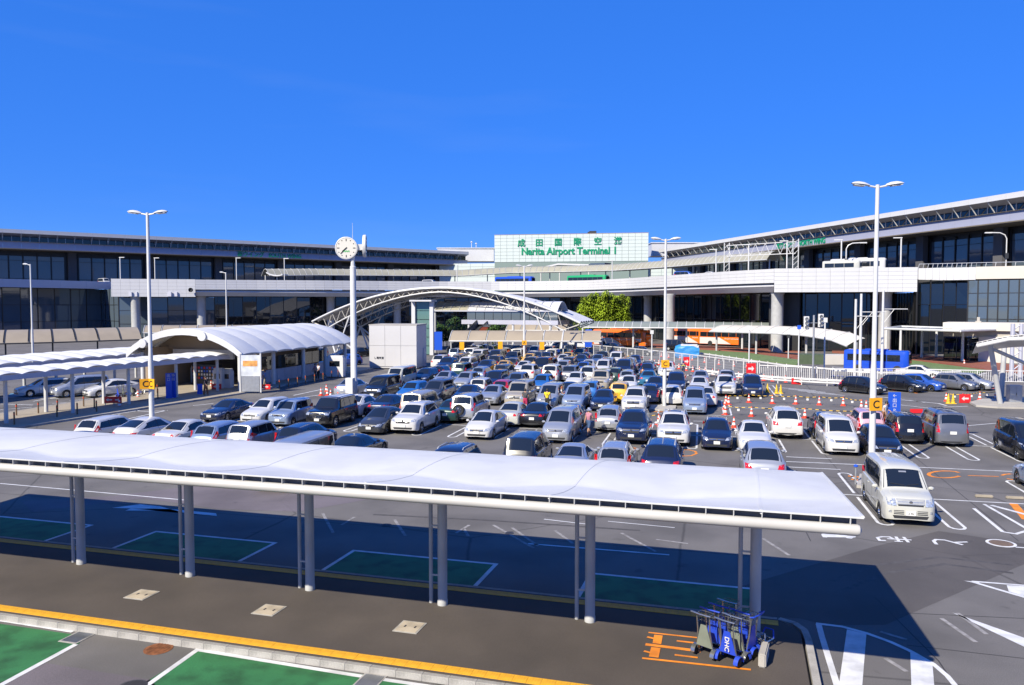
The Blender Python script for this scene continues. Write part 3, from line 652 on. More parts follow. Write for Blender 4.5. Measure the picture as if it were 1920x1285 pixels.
# cream annex and glass porch at far right
an = thing('entrance_annex', 'cream rendered annex beside the glass porch at far right', 'building')
a0, a1 = D(1768, 605, 112), D(1990, 600, 104); d = flat(a1) - flat(a0); ang = atan2(d.y, d.x)
an.location = (a0.x, a0.y, 0); an.rotation_euler = (0, 0, ang)
LW = d.length
MB().box((LW / 2, 3, 4.95), (LW, 6, 1.1)).ob('upper_wall', CREAM, an); MB().box((LW / 2, 3.4, 4.0), (LW, 5.6, .9)).ob('lintel', CONC, an)
MB().box((LW * .66, 3, 1.8), (LW * .68, 5.4, 3.55)).ob('lower_wall', CREAM, an)
for k in range(4): MB().box((.8 + k * 1.55, 1.6, 1.75), (1.45, .06, 3.3)).ob('glass_door', BGLASS, an); MB().box((.05 + k * 1.55, 1.6, 1.75), (.1, .16, 3.4)).ob('door_frame', MULL, an)
MB().tube([(11, 1, 5.5), (11, 1, 6.4), (LW, 1, 6.4)], .05, 6).tube([(14, 1, 5.5), (14, 1, 6.4)], .05, 6).ob('roof_railing', GALV, an)
MB().box((LW * .3, 2.5, 5.6), (.7, .6, .2)).box((LW * .3, 2.5, 5.95), (.35, .35, .6)).ob('roof_vent', CONC, an)
po = thing('glass_porch', 'flat glass roofed porch on pale posts at the right-hand entrance', 'porch')
GLC = mat('porch_glass', (.25, .32, .30), .08, spec=.7, trans=.5)
pa, pb, pc, pd = G(1655, 617, 4.6), G(1800, 623, 4.55), D(1866, 616, 100), D(1700, 610, 118)
fr = [G(1655, 617, 4.55), D(1800, 623.5, 102), D(1866, 616.5, 108), D(1690, 610.5, 124)]
fr = [Vector((q.x, q.y, 4.6)) for q in fr]
m = MB()
for q, r in zip(fr, fr[1:] + fr[:1]): m.tube([q, r], .16, 8)
m.ob('roof_frame', STEEL, po)
for i in range(6):
    A, B = fr[0].lerp(fr[1], i / 6), fr[0].lerp(fr[1], (i + .94) / 6); C, E = fr[3].lerp(fr[2], (i + .94) / 6), fr[3].lerp(fr[2], i / 6)
    MB().slab([[A, B], [E, C]], (0, 0, .03)).ob('roof_pane', GLC, po); MB().bar(A, E, .1).ob('roof_beam', STEEL, po)
for px, py in ((1661, 665), (1688, 666), (1728, 672), (1755, 671), (1804, 679), (1833, 678)):
    p = G(px, py); MB().lathe([(.22, 0), (.2, .15), (.17, 4.55)], 12).ob('post', STEEL, po).location = p
# pavements, medians
def flatpatch(name, pp, m, z): return struct(sheet(name, gpoly(pp), z, m))
GRASSP = mat('green_median', (.13, .20, .07), .9, var=.2, vscale=1.5, speck=.2, spscale=12)
def raised(name, pp, m, h=.14, kerb=True):
    poly = gpoly(pp); o = MB().prism(poly, .0, h).ob(name, m); return struct(o)
raised('brick_pavement', [(1105, 643), (1290, 648), (1400, 655), (1500, 668), (1502, 675), (1400, 661), (1300, 655), (1180, 650), (1105, 648)], BRICK)
raised('green_median', [(1292, 656), (1400, 663), (1499, 677), (1494, 685), (1440, 679), (1330, 664)], GRASSP, .13)
raised('brick_pavement', [(1560, 655), (1650, 659), (1740, 668), (1850, 680), (1940, 690), (1940, 704), (1850, 694), (1760, 682), (1640, 668), (1560, 662)], BRICK)
raised('green_median', [(1640, 669), (1710, 677), (1790, 688), (1850, 696), (1830, 704), (1765, 696), (1700, 686)], GRASSP, .12)
raised('brick_pavement', [(1330, 650), (1500, 658), (1500, 662), (1330, 654)], BRICK, .13)
for k, pp in enumerate(([(1710, 684), (1830, 692)], [(1712, 689), (1800, 693)], [(1745, 697), (1900, 709)], [(1860, 700), (1930, 705)], [(1560, 688), (1620, 694)], [(1200, 668), (1290, 672)], [(1700, 694), (1800, 688)], [(1830, 704), (1850, 700)])):
    pline('lane_marking', pp, .25)
# canopy along the kerb of the departures level
def rib_canopy(nm, label, path, w, h, bay, m, posts=0, post_r=.12, zoff=0.0, quarter=False, base=None, up=True, ribm=None):
    ribm = ribm or COLM; t = thing(nm, label, 'canopy'); P = resample(path, bay); E = [flat(p) for p in P]; O = offset_line(E, w)
    seg = 6
    for i in range(len(P) - 1):
        rows = []
        for j in (i, i + 1):
            e = E[j]; o = O[j]; r = []
            if j == i + 1: q = E[i + 1].lerp(E[i], .06); oo = O[i + 1].lerp(O[i], .06); e, o = q, oo
            for k in range(seg + 1):
                u = k / seg
                if quarter: x = u; zz = h * (sin(u * pi / 2) - 1)
                else: x = u; zz = h * (sin(u * pi) * 1.0 - 1)
                c = e.lerp(o, x); r.append(Vector((c.x, c.y, P[j].z + zz)))
            rows.append(r)
        MB().slab(rows, (0, 0, -.05)).ob('canopy_panel', m, t)
        c0 = rows[0]; MB().tube([q + Vector((0, 0, .03)) for q in c0], .07, 5).ob('rib', ribm, t)
    MB().tube([Vector((e.x, e.y, p.z - h)) for e, p in zip(E, P)], .12, 6).ob('edge_beam', ribm, t)
    if posts:
        pm_ = {}
        for i in range(0, len(P), posts):
            c = E[i].lerp(O[i], .5); zb = base if base is not None else 0; MB().tube([(c.x, c.y, zb), (c.x, c.y, P[i].z - h * (.9 if not quarter else .5))], post_r, 8).ob('post', ribm, t)
    return t
CP = [(505, 214, 504), (600, 225, 503.5), (730, 235, 505), (860, 243, 506), (960, 243, 500), (1060, 238, 498), (1150, 225, 495), (1240, 205, 488), (1330, 185, 479), (1438, 166, 470)]
rib_canopy('kerbside_canopy', 'ribbed barrel canopy standing along the elevated departures road', [D(a, c, b) for a, b, c in CP], 4.5, 1.9, 1.9, BEIGE, 5, .16, base=12.95)
# upturned tip at its left end
a = D(505, 510, 214); t = thing('canopy_tip', 'upturned white tip at the left end of the ribbed departures canopy', 'canopy')
MB().slab([[a + Vector((-1 + k * .7, 0, .9 * (k / 5 - .9) ** 2 * 1.2 - .9)) for k in range(8)], [a + Vector((-1 + k * .7, 3, .9 * (k / 5 - .9) ** 2 * 1.2 - .9)) for k in range(8)]], (0, 0, -.3)).ob('membrane', TILE, t)
MB().tube([a + Vector((1.4, 1.5, -1.2)), a + Vector((1.4, 1.5, -5))], .14, 8).ob('post', STEEL, t)
# small pitched porch in front of the sign wall
a = D(1072, 500, 244); t = thing('pitched_porch', 'low white pitched porch roof in front of the aqua sign wall', 'porch', (a.x, a.y, 0), ang)
MB().slab([[(-14, 0, 19.6), (-5, 0, 21.0), (6, 0, 20.4)], [(-14, 6, 19.6), (-5, 6, 21.0), (6, 6, 20.4)]], (0, 0, -.45), False).ob('roof', TILE, t)
MB().box((9, 2, 19.9), (5, 4, 1.6)).ob('skylight_box', BGLASS2, t)
for x in (-12, -5, 5.5): MB().tube([(x, 1, 12.95), (x, 1, 20)], .2, 8).ob('post', STEEL, t)
# ---------------------------------------------------------------- arched truss roof over the station entrance
SHELLU = mat('shell_underside', (.40, .37, .31), .6, var=.08, vscale=.5)
ar = thing('arched_truss_roof', 'wide arched roof on white trusses over the station entrance', 'roof')
AL, AR_ = atz(585, 135, 5.0), atz(1088, 122, 5.0); AD = Vector((.03, 1, 0)) * 13
def archp(t, back=0.0, dz=0.0):     # t 0..1
    p = AL.lerp(AR_, t) + AD * back; return Vector((p.x, p.y, 5.0 + (5.6 - .5 * back) * (1 - (2 * t - 1) ** 2) + dz))
NT = 32; ts = [i / NT for i in range(NT + 1)]
for b in range(6):
    b0, b1 = b / 6 + .004, (b + 1) / 6 - .004
    MB().slab([[archp(t, b0 + (b1 - b0) * k / 4, .3 + .18 * sin(pi * k / 4)) for t in ts] for k in range(5)], (0, 0, -.08)).ob('roof_panel', PTFE if b else PTFE, ar)
for k in range(7): MB().tube([archp(t, k / 6, .15) for t in ts], .15 if k in (0, 6) else .08, 8).ob('arch_rib', STEEL if k in (0, 6) else TRUSS, ar)
def low(t, back=0.0): return archp(t, back, -.5 - 2.1 * abs(2 * t - 1) ** 1.5)
tl_ = [.06 + .88 * i / 24 for i in range(25)]
for bk in (0.02, .5, .98):
    MB().tube([low(t, bk) for t in tl_], .11, 7).ob('lower_chord', STEEL, ar)
    w = MB()
    for i, t in enumerate(tl_):
        w.tube([low(t, bk), archp(max(0, t - .018), bk, .1)], .055, 5)
        if i < 24: w.tube([low(t, bk), archp(t + .02, bk, .1)], .055, 5)
    w.tube([low(.06, bk), archp(0, bk)], .09, 6).tube([low(.94, bk), archp(1, bk)], .09, 6)
    w.ob('truss_web', TRUSS, ar)
pu = MB()
for i in range(2, NT - 1, 2): pu.tube([archp(i / NT, 0, .1), archp(i / NT, 1, .1)], .07, 5)
pu.ob('purlin', TRUSS, ar)
for s_, f in ((.06, -1), (.94, 1)):
    for bk in (.02, .98):
        n = low(s_, bk); foot = Vector((n.x - f * 1.2, n.y, 0))
        for dx, dy in ((-1.6, -2.5), (1.2, -2), (.2, 2.5), (-3.5 * f, 1)): MB().tube([n, foot + Vector((dx, dy, 0))], .15, 8).ob('leg_strut', STEEL, ar)
        q = low(s_ - f * .09, bk); MB().tube([q, foot + Vector((-f * .5, 0, 0))], .12, 8).ob('leg_strut', STEEL, ar)
# footbridge with barrel roof, lift tower and escalator under the arch
br = thing('footbridge', 'covered footbridge with pale barrel roof and glass wall under the arch', 'bridge')
b0, b1 = atz(812, 132, 0), atz(1046, 123, 0); bd = (b1 - b0); bl = bd.length; br.location = b0; br.rotation_euler = (0, 0, atan2(bd.y, bd.x))
nbay = 14
for i in range(nbay):
    x0, x1 = bl * i / nbay, bl * (i + .94) / nbay
    MB().slab([[(x, 5 * (k / 8), 7.0 + 1.55 * sin(pi * k / 8)) for k in range(9)] for x in (x0, x1)], (0, 0, -.06)).ob('roof_panel', BEIGE if i < 4 else TILE, br)
    MB().tube([(x0, 5 * (k / 8), 7.05 + 1.55 * sin(pi * k / 8)) for k in range(9)], .07, 5).ob('rib', COLM, br)
    if i >= 4: MB().box(((x0 + x1) / 2, .1, 6.3), (x1 - x0, .05, 1.4)).ob('glass_panel', BGLASS2, br)
MB().box((bl * .62, 2.5, 5.2), (bl * .76, 5, .7)).ob('deck', FASC, br); MB().bar((0, 0, 7.0), (bl, 0, 7.0), .25, .2).ob('eaves_beam', FASC, br)
for i in (0, 4, 9, 13): MB().tube([(bl * i / 14 + .2, .3, 0), (bl * i / 14 + .2, .3, 7.3)], .2, 8).ob('post', STEEL, br)
lt = thing('lift_tower', 'white framed glass lift tower at the left end of the footbridge', 'lift tower'); lp = atz(793, 126, 0); lt.location = lp; lt.rotation_euler = (0, 0, radians(2))
for x in (-1.5, 1.5): MB().box((x, 0, 4.3), (.6, .7, 8.6)).ob('frame_leg', TILE, lt)
MB().box((0, .2, 8.65), (3.6, 3, .25)).ob('cap', TILE, lt); MB().box((0, 1.6, 4.3), (2.6, .1, 8.5)).ob('rear_glass', BGLASS2, lt)
for r in range(6): MB().box((0, .1, .75 + r * 1.4), (2.3, .06, 1.3)).ob('glass_pane', mat('lift_glass', (.10, .20, .19), .05, spec=.8), lt)
es = thing('escalator', 'dark covered escalator sloping down to the left below the footbridge', 'escalator')
e0, e1 = atz(905, 131, 5.2), atz(838, 118, .3)
for dx in (0, 1.9): MB().bar(e0 + Vector((dx, 0, .5)), e1 + Vector((dx, 0, .5)), .12, 1.1).ob('balustrade', BGLASS2 if dx else mat('escalator_side', (.12, .13, .14), .4), es)
MB().bar(e0 + Vector((.95, 0, 0)), e1 + Vector((.95, 0, 0)), 1.7, .4).ob('steps', DARK, es)
for dx in (0, 1.9): MB().bar(e0 + Vector((dx, 0, 1.12)), e1 + Vector((dx, 0, 1.12)), .16, .12).ob('handrail', DARK, es)
# ground-level canopies
VP = mat('vault_panel', (.33, .28, .21), .5, var=.06, vscale=.6)
rib_canopy('walkway_canopy', 'long grey quarter-vault walkway canopy behind the parked cars', [D(842, 621, 117), D(1128, 621, 113)], 2.3, 1.5, 2.9, VP, 2, .1, quarter=True)
rib_canopy('walkway_canopy', 'second quarter-vault canopy under the right side of the arch', [D(948, 606, 150), D(1062, 606, 146)], 2.5, 1.4, 3.0, VP, 2, .1, quarter=True)
rib_canopy('walkway_canopy', 'tan quarter-vault canopy in front of the south wing at far left', [D(-90, 622, 118), D(90, 619, 124), D(268, 614.5, 132)], 4.6, 2.0, 3.3, VP, 2, .12, quarter=True, ribm=DARK)
rib_canopy('walkway_canopy', 'tan canopy running right from the vaulted payment hall', [D(268, 611, 150), D(560, 610, 158)], 3.0, 1.4, 3.3, VP, 3, .12, quarter=True)
rib_canopy('bus_bay_canopy', 'ribbed grey canopy over the orange airport buses', [D(1088, 603, 148), D(1180, 603.5, 145), D(1300, 604, 142), D(1446, 605.5, 138)], 4.0, 1.1, 1.6, CANG, 6, .18, ribm=STEEL)
rib_canopy('bus_bay_canopy', 'smooth curved canopy ending in a white tip right of the orange buses', [D(1330, 610, 136), D(1378, 611, 130), D(1440, 612, 124), D(1510, 615.5, 118), D(1560, 624, 113), D(1588, 635, 110)], 3.2, 1.1, 3.4, CREAM, 3, .16, quarter=True)
# vaulted payment hall
PV = thing('payment_hall', 'white barrel-vaulted payment hall left of the clock', 'pavilion')
U0, U1, V0, V1 = -52.3, -40.2, 63.2, 87.0
def hv(k, n, v): t = k / n; return (lerp(U0, U1, t), v, 3.5 + 2.2 * (1 - (2 * t - 1) ** 2) ** .9)
for i in range(8):
    v0 = lerp(V0, V1, i / 8) + .02; v1 = lerp(V0, V1, (i + 1) / 8) - .02
    MB().slab([[Vector(hv(k, 16, lerp(v0, v1, j / 4))) + Vector((0, 0, .1 * sin(pi * j / 4))) for k in range(17)] for j in range(5)], (0, 0, -.06)).ob('roof_panel', PTFE, PV)
    MB().tube([Vector(hv(k, 16, v0)) + Vector((0, 0, -.1)) for k in range(17)], .09, 6).ob('rib', STEEL, PV)
MB().slab([[Vector(hv(k, 16, V0 - .12)) + Vector((0, 0, .12)) for k in range(17)], [Vector(hv(k, 16, V0 - .02)) + Vector((0, 0, .12)) for k in range(17)]], (0, 0, -.62)).ob('front_arch', TILE, PV)
for k in (2.5, 10.8): c = hv(k, 16, V0 - .2); MB().lathe([(0, -.12), (.42, -.1), (.42, .3)], 16, (c[0], c[1], c[2] - .35), 'Y').ob('purlin_cap', TILE, PV)
for u in (U0 + .3, U1 - .3):
    MB().tube([(u, V0, 3.5), (u, V1, 3.5)], .16, 8).ob('eaves_tube', STEEL, PV)
    for v in (64.2, 70, 76, 81, 86): MB().tube([(u - (.6 if u > -45 else -.6), v, .12), (u - (.6 if u > -45 else -.6), v, 3.5)], .2, 10).ob('column', STEEL, PV)
TAN = mat('tan_wall', (.33, .25, .17), .7, var=.08, vscale=.7)
MB().box((-47.5, 84, 2.2), (8, .3, 4.1)).ob('rear_wall', TAN, PV); MB().box((-50.8, 72, 2.0), (.3, 16, 3.8)).ob('side_wall', TAN, PV)
MB().box((-47.6, 67.2, 4.3), (8.5, .25, 1.3)).ob('tympanum', TAN, PV); MB().box((-46.8, 67.0, 3.2), (6.6, .3, .9)).ob('sign_band', CREAM, PV)
LOW = mat('low_wall_panel', (.45, .47, .55), .5, var=.04)
for i in range(11): MB().box((-42.6, 69.6 + i * 1.42, .75), (.16, 1.38, 1.25)).ob('low_wall_panel', LOW, PV)
for i in range(8): MB().box((-42.7, 70.5 + i * 1.9, 2.1), (.05, 1.8, 1.3)).ob('glass_pane', mat('hall_glass', (.10, .09, .06), .05, spec=.7, trans=.6), PV)
# pavement under the canopies
PAVE = mat('pale_paving', (.36, .31, .24), .85, var=.08, vscale=1.2, speck=.1, spscale=25)
struct(MB().prism([(-49.2, 34), (-43.6, 34), (-39.9, 62), (-39.9, 92), (-53, 92), (-53, 62), (-49.2, 62)], 0, .13).ob('walkway_pavement', PAVE))
m = MB()
for a, b in (((-43.6, 34), (-39.9, 62)), ((-39.9, 62), (-39.9, 92)), ((-49.2, 34), (-49.2, 62))): m.bar((a[0], a[1], .06), (b[0], b[1], .06), .18, .16)
struct(m.ob('kerb', KERB))
# scalloped walkway canopies
def scallop(label, ua, ub, v0, v1, n, z, rise, shift=0.0, lean=0.0, posts=4):
    t = thing('scalloped_canopy', label, 'canopy', group='scalloped walkway canopies')
    for i in range(n):
        a = lerp(v0, v1, i / n); b = lerp(v0, v1, (i + 1) / n); x = shift * (i + .5) / n
        MB().slab([[(u + shift * (lerp(a, b, k / 8) - v0) / (v1 - v0), lerp(a + .01, b - .01, k / 8), z + rise * sin(pi * k / 8) ** .8 * sin(pi * lerp(.04, .96, w)) ** .5 - lean * w) for k in range(9)] for w, u in ((w, lerp(ua, ub, w)) for w in (0, .06, .16, .32, .5, .68, .84, .94, 1))], (0, 0, -.04)).ob('roof_shell', PTFE, t)
    for u, dz in ((ua, 0), (ub, -lean)): MB().bar((u, v0, z - .17 + dz), (u + shift, v1, z - .17 + dz), .16, .34).ob('eaves_beam', FASC, t)
    for i in range(posts):
        v = lerp(v0 + 1, v1 - 1, i / (posts - 1)); f = (v - v0) / (v1 - v0)
        for u in (lerp(ua, ub, .15), lerp(ua, ub, .85)): MB().tube([(u + shift * f, v, .12), (u + shift * f, v, z - .2)], .13, 8).ob('post', STEEL, t)
    return t
scallop('white scalloped canopy over the walkway leading to the payment hall', -47.9, -44.6, 36.3, 64.5, 16, 3.35, .36, 2.2, 0, 6)
scallop('rear white scalloped canopy beyond the disabled bays at left', -62, -57, 45, 74, 14, 3.3, .34, 2, .3, 5)
# white kiosk block
kk = thing('white_kiosk', 'white panelled kiosk block with blue-shaded side behind the clock', 'kiosk'); k0 = atz(692, 98.5, 0); k1 = atz(782, 98.0, 0); kd = k1 - k0
kk.location = k0; kk.rotation_euler = (0, 0, atan2(kd.y, kd.x) - .05); KW = kd.length
KM = mat('kiosk_panel', (.56, .56, .58), .45, var=.03, vscale=.4)
MB().box((KW / 2, 2.6, 2.75), (KW - .05, 5.1, 5.3)).ob('core', KM, kk)
for c in range(3):
    for r in range(2): MB().box(((c + .5) * KW / 3, 0, .3 + (r + .5) * 2.6), (KW / 3 - .03, .06, 2.57)).ob('wall_panel', KM, kk)
MB().box((KW / 2, 2.6, .12), (KW - .5, 4.6, .24)).ob('plinth', CONC, kk); MB().box((KW / 2, 2.6, 5.48), (KW + .1, 5.3, .12)).ob('coping', CONC, kk)
MB().box((KW + .0, 4.0, 1.25), (.1, 1.3, 2.4)).ob('door', FASC, kk); text('し電気室', .32, INK, kk, (1.25, -.06, 1.35), (0, -1), .02)
# ---------------------------------------------------------------- bamboo and shrubs
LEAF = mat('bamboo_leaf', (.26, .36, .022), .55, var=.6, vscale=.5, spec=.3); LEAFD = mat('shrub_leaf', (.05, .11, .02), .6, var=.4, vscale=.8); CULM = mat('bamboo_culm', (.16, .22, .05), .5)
def bamboo(loc, label, w, h, n, seed, leaf=LEAF, dens=420):
    t = thing('bamboo_clump', label, 'bamboo', loc); R = random.Random(seed); lf = MB(); st_ = []
    for c in range(n):
        x = R.uniform(-w, w) * .55; y = R.uniform(-1.2, 1.2); hh = h * R.uniform(.62, 1.0) * (1 - .35 * abs(x) / w); bx = x + R.uniform(-.35, .35) * w; by = y + R.uniform(-1, 1)
        pts = [Vector((lerp(x, bx, (k / 7) ** 2), lerp(y, by, (k / 7) ** 2), hh * (k / 7) - (.12 * hh if k == 7 else 0) * .6)) for k in range(8)]
        MB().tube(pts, [.06, .058, .055, .05, .04, .03, .02, .01], 5).ob('trunk', CULM, t)
        for j in range(dens):
            f = R.uniform(.32, 1.0); k = min(6, int(f * 7)); p = pts[k].lerp(pts[k + 1], f * 7 - k)
            rad = (1.15 * sin(pi * min(1, (f - .2) / .85)) + .15) * R.uniform(.15, 1) ** .6; a = R.uniform(0, 2 * pi)
            q = p + Vector((cos(a) * rad, sin(a) * rad, -rad * .35 + R.uniform(-.2, .2))); d = Vector((cos(a), sin(a), R.uniform(-1.1, .1))).normalized(); s = d.cross(UP).normalized() * R.uniform(.09, .16); L = R.uniform(.45, .8)
            lf.add([q - s * .5, q + d * L * .4 + s, q + d * L, q + d * L * .4 - s], [(0, 1, 2, 3)])
    stuff(lf.ob('crown', leaf, t)); return t
bamboo(atz(1116, 166, 0), 'bright green bamboo clump, left half of the grove beside the arch', 5.6, 13.2, 22, 3, dens=560)
bamboo(atz(1156, 167, 0), 'bright green bamboo clump, right half of the grove beside the arch', 5.0, 12.0, 18, 5, dens=560)
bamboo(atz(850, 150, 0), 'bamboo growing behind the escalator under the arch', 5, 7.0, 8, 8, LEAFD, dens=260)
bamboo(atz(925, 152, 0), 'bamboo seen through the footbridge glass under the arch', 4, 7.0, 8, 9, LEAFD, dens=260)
# ---------------------------------------------------------------- cars
# profile: s runs from the nose to the tail; wb/rf/rr/rb = windscreen base, roof front, roof rear, rear-window base
TYPES = {
 'sedan': dict(L=4.7, W=1.78, H=1.45, zb=.19, r=.315, ax=(.86, 3.6), top=[(0, .66), (.05, .70), (.12, .74), (.6, .87), (1.1, .94), (1.25, .97), (2.05, 1.395), (2.3, 1.44), (2.7, 1.45), (3.15, 1.40), (3.95, 1.03), (4.4, .99), (4.62, .95), (4.7, .84)], belt=[(0, .6), (.3, .69), (1.2, .87), (4, .93), (4.7, .8)], wb=1.25, rf=2.05, rr=3.15, rb=3.95, split=(2.55, 3.35), wr=.56),
 'coupe': dict(L=4.5, W=1.76, H=1.34, zb=.17, r=.31, ax=(.85, 3.42), top=[(0, .6), (.05, .65), (.15, .70), (.7, .82), (1.2, .87), (1.35, .89), (2.15, 1.28), (2.4, 1.33), (2.7, 1.34), (3.1, 1.29), (3.95, .96), (4.3, .94), (4.42, .9), (4.5, .78)], belt=[(0, .55), (.3, .63), (1.3, .8), (4, .87), (4.5, .74)], wb=1.35, rf=2.15, rr=3.1, rb=3.95, split=(2.95,), wr=.54),
 'hatchback': dict(L=3.95, W=1.69, H=1.51, zb=.18, r=.3, ax=(.75, 3.25), top=[(0, .64), (.05, .7), (.14, .77), (.5, .89), (.85, .97), (1.0, 1.01), (1.75, 1.455), (2.0, 1.50), (2.5, 1.51), (3.2, 1.45), (3.35, 1.42), (3.72, 1.04), (3.85, .95), (3.92, .85), (3.95, .7)], belt=[(0, .6), (.3, .72), (1, .9), (3.6, .98), (3.95, .68)], wb=1.0, rf=1.75, rr=3.3, rb=3.72, split=(2.2, 2.95), wr=.56),
 'liftback': dict(L=4.46, W=1.745, H=1.49, zb=.17, r=.31, ax=(.85, 3.55), top=[(0, .6), (.05, .66), (.15, .72), (.5, .86), (.85, .95), (.95, .98), (1.95, 1.44), (2.2, 1.48), (2.5, 1.49), (3.1, 1.42), (4.15, 1.10), (4.32, 1.04), (4.42, .9), (4.46, .72)], belt=[(0, .55), (.3, .67), (1, .87), (4.1, .98), (4.46, .66)], wb=.95, rf=1.95, rr=3.15, rb=4.12, split=(2.45, 3.25), wr=.55),
 'estate': dict(L=4.6, W=1.74, H=1.5, zb=.18, r=.31, ax=(.85, 3.5), top=[(0, .64), (.05, .69), (.12, .74), (.6, .88), (1.05, .95), (1.2, .98), (1.95, 1.43), (2.2, 1.48), (2.7, 1.5), (3.9, 1.45), (4.02, 1.42), (4.42, 1.0), (4.53, .92), (4.6, .72)], belt=[(0, .6), (.3, .7), (1.2, .88), (4.2, .96), (4.6, .7)], wb=1.2, rf=1.95, rr=3.95, rb=4.42, split=(2.5, 3.3), wr=.56),
 'SUV': dict(L=4.65, W=1.88, H=1.72, zb=.26, r=.36, ax=(.88, 3.6), top=[(0, .84), (.05, .92), (.14, .98), (.6, 1.07), (1.0, 1.12), (1.15, 1.16), (1.9, 1.64), (2.15, 1.7), (2.6, 1.72), (3.9, 1.67), (4.05, 1.64), (4.45, 1.15), (4.57, 1.06), (4.65, .8)], belt=[(0, .78), (.3, .92), (1.2, 1.04), (4.3, 1.12), (4.65, .78)], wb=1.15, rf=1.9, rr=4.0, rb=4.45, split=(2.45, 3.3), wr=.62),
 'off-roader': dict(L=4.6, W=1.88, H=1.85, zb=.3, r=.38, ax=(.85, 3.5), top=[(0, .98), (.04, 1.06), (.12, 1.1), (.6, 1.15), (1.15, 1.18), (1.28, 1.2), (1.78, 1.78), (2.0, 1.84), (2.5, 1.85), (4.15, 1.83), (4.25, 1.80), (4.5, 1.2), (4.55, 1.1), (4.6, .85)], belt=[(0, .95), (.3, 1.05), (1.2, 1.12), (4.4, 1.15), (4.6, .82)], wb=1.28, rf=1.78, rr=4.22, rb=4.5, split=(2.4, 3.25), wr=.68),
 'minivan': dict(L=4.7, W=1.75, H=1.8, zb=.19, r=.32, ax=(.85, 3.7), top=[(0, .74), (.05, .82), (.14, .9), (.45, 1.02), (.72, 1.09), (.85, 1.13), (1.75, 1.7), (2.0, 1.77), (2.5, 1.8), (4.15, 1.76), (4.3, 1.72), (4.58, 1.12), (4.65, 1.0), (4.7, .75)], belt=[(0, .7), (.3, .84), (.85, 1.0), (4.4, 1.08), (4.7, .72)], wb=.85, rf=1.75, rr=4.25, rb=4.58, split=(2.3, 3.2), wr=.64),
 'van': dict(L=4.8, W=1.8, H=1.92, zb=.19, r=.33, ax=(.9, 3.8), top=[(0, .82), (.05, .92), (.14, 1.0), (.45, 1.08), (.72, 1.13), (.85, 1.18), (1.55, 1.80), (1.8, 1.88), (2.3, 1.92), (4.35, 1.88), (4.48, 1.84), (4.7, 1.2), (4.76, 1.05), (4.8, .8)], belt=[(0, .78), (.3, .95), (.85, 1.06), (4.6, 1.12), (4.8, .78)], wb=.85, rf=1.55, rr=4.42, rb=4.7, split=(2.2, 3.2), wr=.68),
 'box van': dict(L=4.7, W=1.7, H=1.98, zb=.2, r=.32, ax=(.75, 3.3), top=[(0, .92), (.04, 1.02), (.12, 1.1), (.28, 1.18), (.9, 1.86), (1.15, 1.94), (1.6, 1.98), (4.35, 1.97), (4.48, 1.93), (4.63, 1.25), (4.67, 1.05), (4.7, .8)], belt=[(0, .9), (.25, 1.08), (4.6, 1.16), (4.7, .78)], wb=.28, rf=.9, rr=4.42, rb=4.63, split=(1.55, 2.9), wr=.68),
 'boxy hatchback': dict(L=3.72, W=1.64, H=1.64, zb=.18, r=.29, ax=(.68, 3.05), top=[(0, .78), (.04, .84), (.12, .9), (.4, .97), (.68, 1.02), (.78, 1.05), (1.3, 1.56), (1.5, 1.62), (2, 1.64), (3.25, 1.61), (3.36, 1.57), (3.6, 1.1), (3.67, .95), (3.72, .75)], belt=[(0, .74), (.3, .88), (.8, .97), (3.5, 1.03), (3.72, .7)], wb=.78, rf=1.3, rr=3.32, rb=3.6, split=(1.9, 2.7), wr=.6),
}
def wf(T, s):
    L = T['L']; return pwl([(0, .70), (.04, .80), (.12, .89), (.3, .955), (.7, .99), (1.1, 1), (L - 1.0, 1), (L - .4, .975), (L - .12, .93), (L - .03, .87), (L, .8)], s)
def half(T, s):
    W = T['W'] / 2; w = W * wf(T, s); top = pwl(T['top'], s); zsh = min(pwl(T['belt'], s), top - .035)
    Href = T['H'] - 1.0 * pwl(T['belt'], T['rf']); g = max(0, min(1, (top - zsh) / Href)); wt = lerp(w * .9, T['wr'] * 1.0, g)
    e = min(.075, (top - zsh) * .45); zb = T['zb']; R = T['r'] + .055; zbo = zb
    if s < .25: zb = zbo = T['zb'] + .05 * (1 - s / .25)
    if s > T['L'] - .3: zbo = zb + .1 * (s - T['L'] + .3) / .3
    for a in T['ax']:
        if abs(s - a) < R: zbo = max(zbo, T['r'] + sqrt(R * R - (s - a) ** 2) - .01)
    zl = max(zbo + .03, .42); zm = max(zl + .02, lerp(.42, zsh, .55))
    return [(0, zb + .02), (w * .82, max(zb, zbo - .02)), (w * .965, zbo), (w * .985, zbo + .02), (w, zl), (w * .997, zm), (w * .965, zsh - .03), (w * .92, zsh + .005), (wt, top - e), (wt - min(.11, wt * .2), top - e * .2), (wt * .45, top + .012), (0, top + .018)]
def top_pt(T, s, a, off=.008):
    h = half(T, s); P = [h[11], h[10], h[9], h[8]]; x = abs(a) * P[3][0]
    z = pwl([(P[0][0], P[0][1]), (P[1][0], P[1][1]), (P[2][0], P[2][1]), (P[3][0], P[3][1])], x)
    return Vector((math.copysign(x, a), s, z + off))
def side_pt(T, s, r, sg, off=.007):
    h = half(T, s); return Vector((sg * (lerp(h[7][0], h[8][0], r) + off), s, lerp(h[7][1], h[8][1], r) + off * .3))
CARM = {}
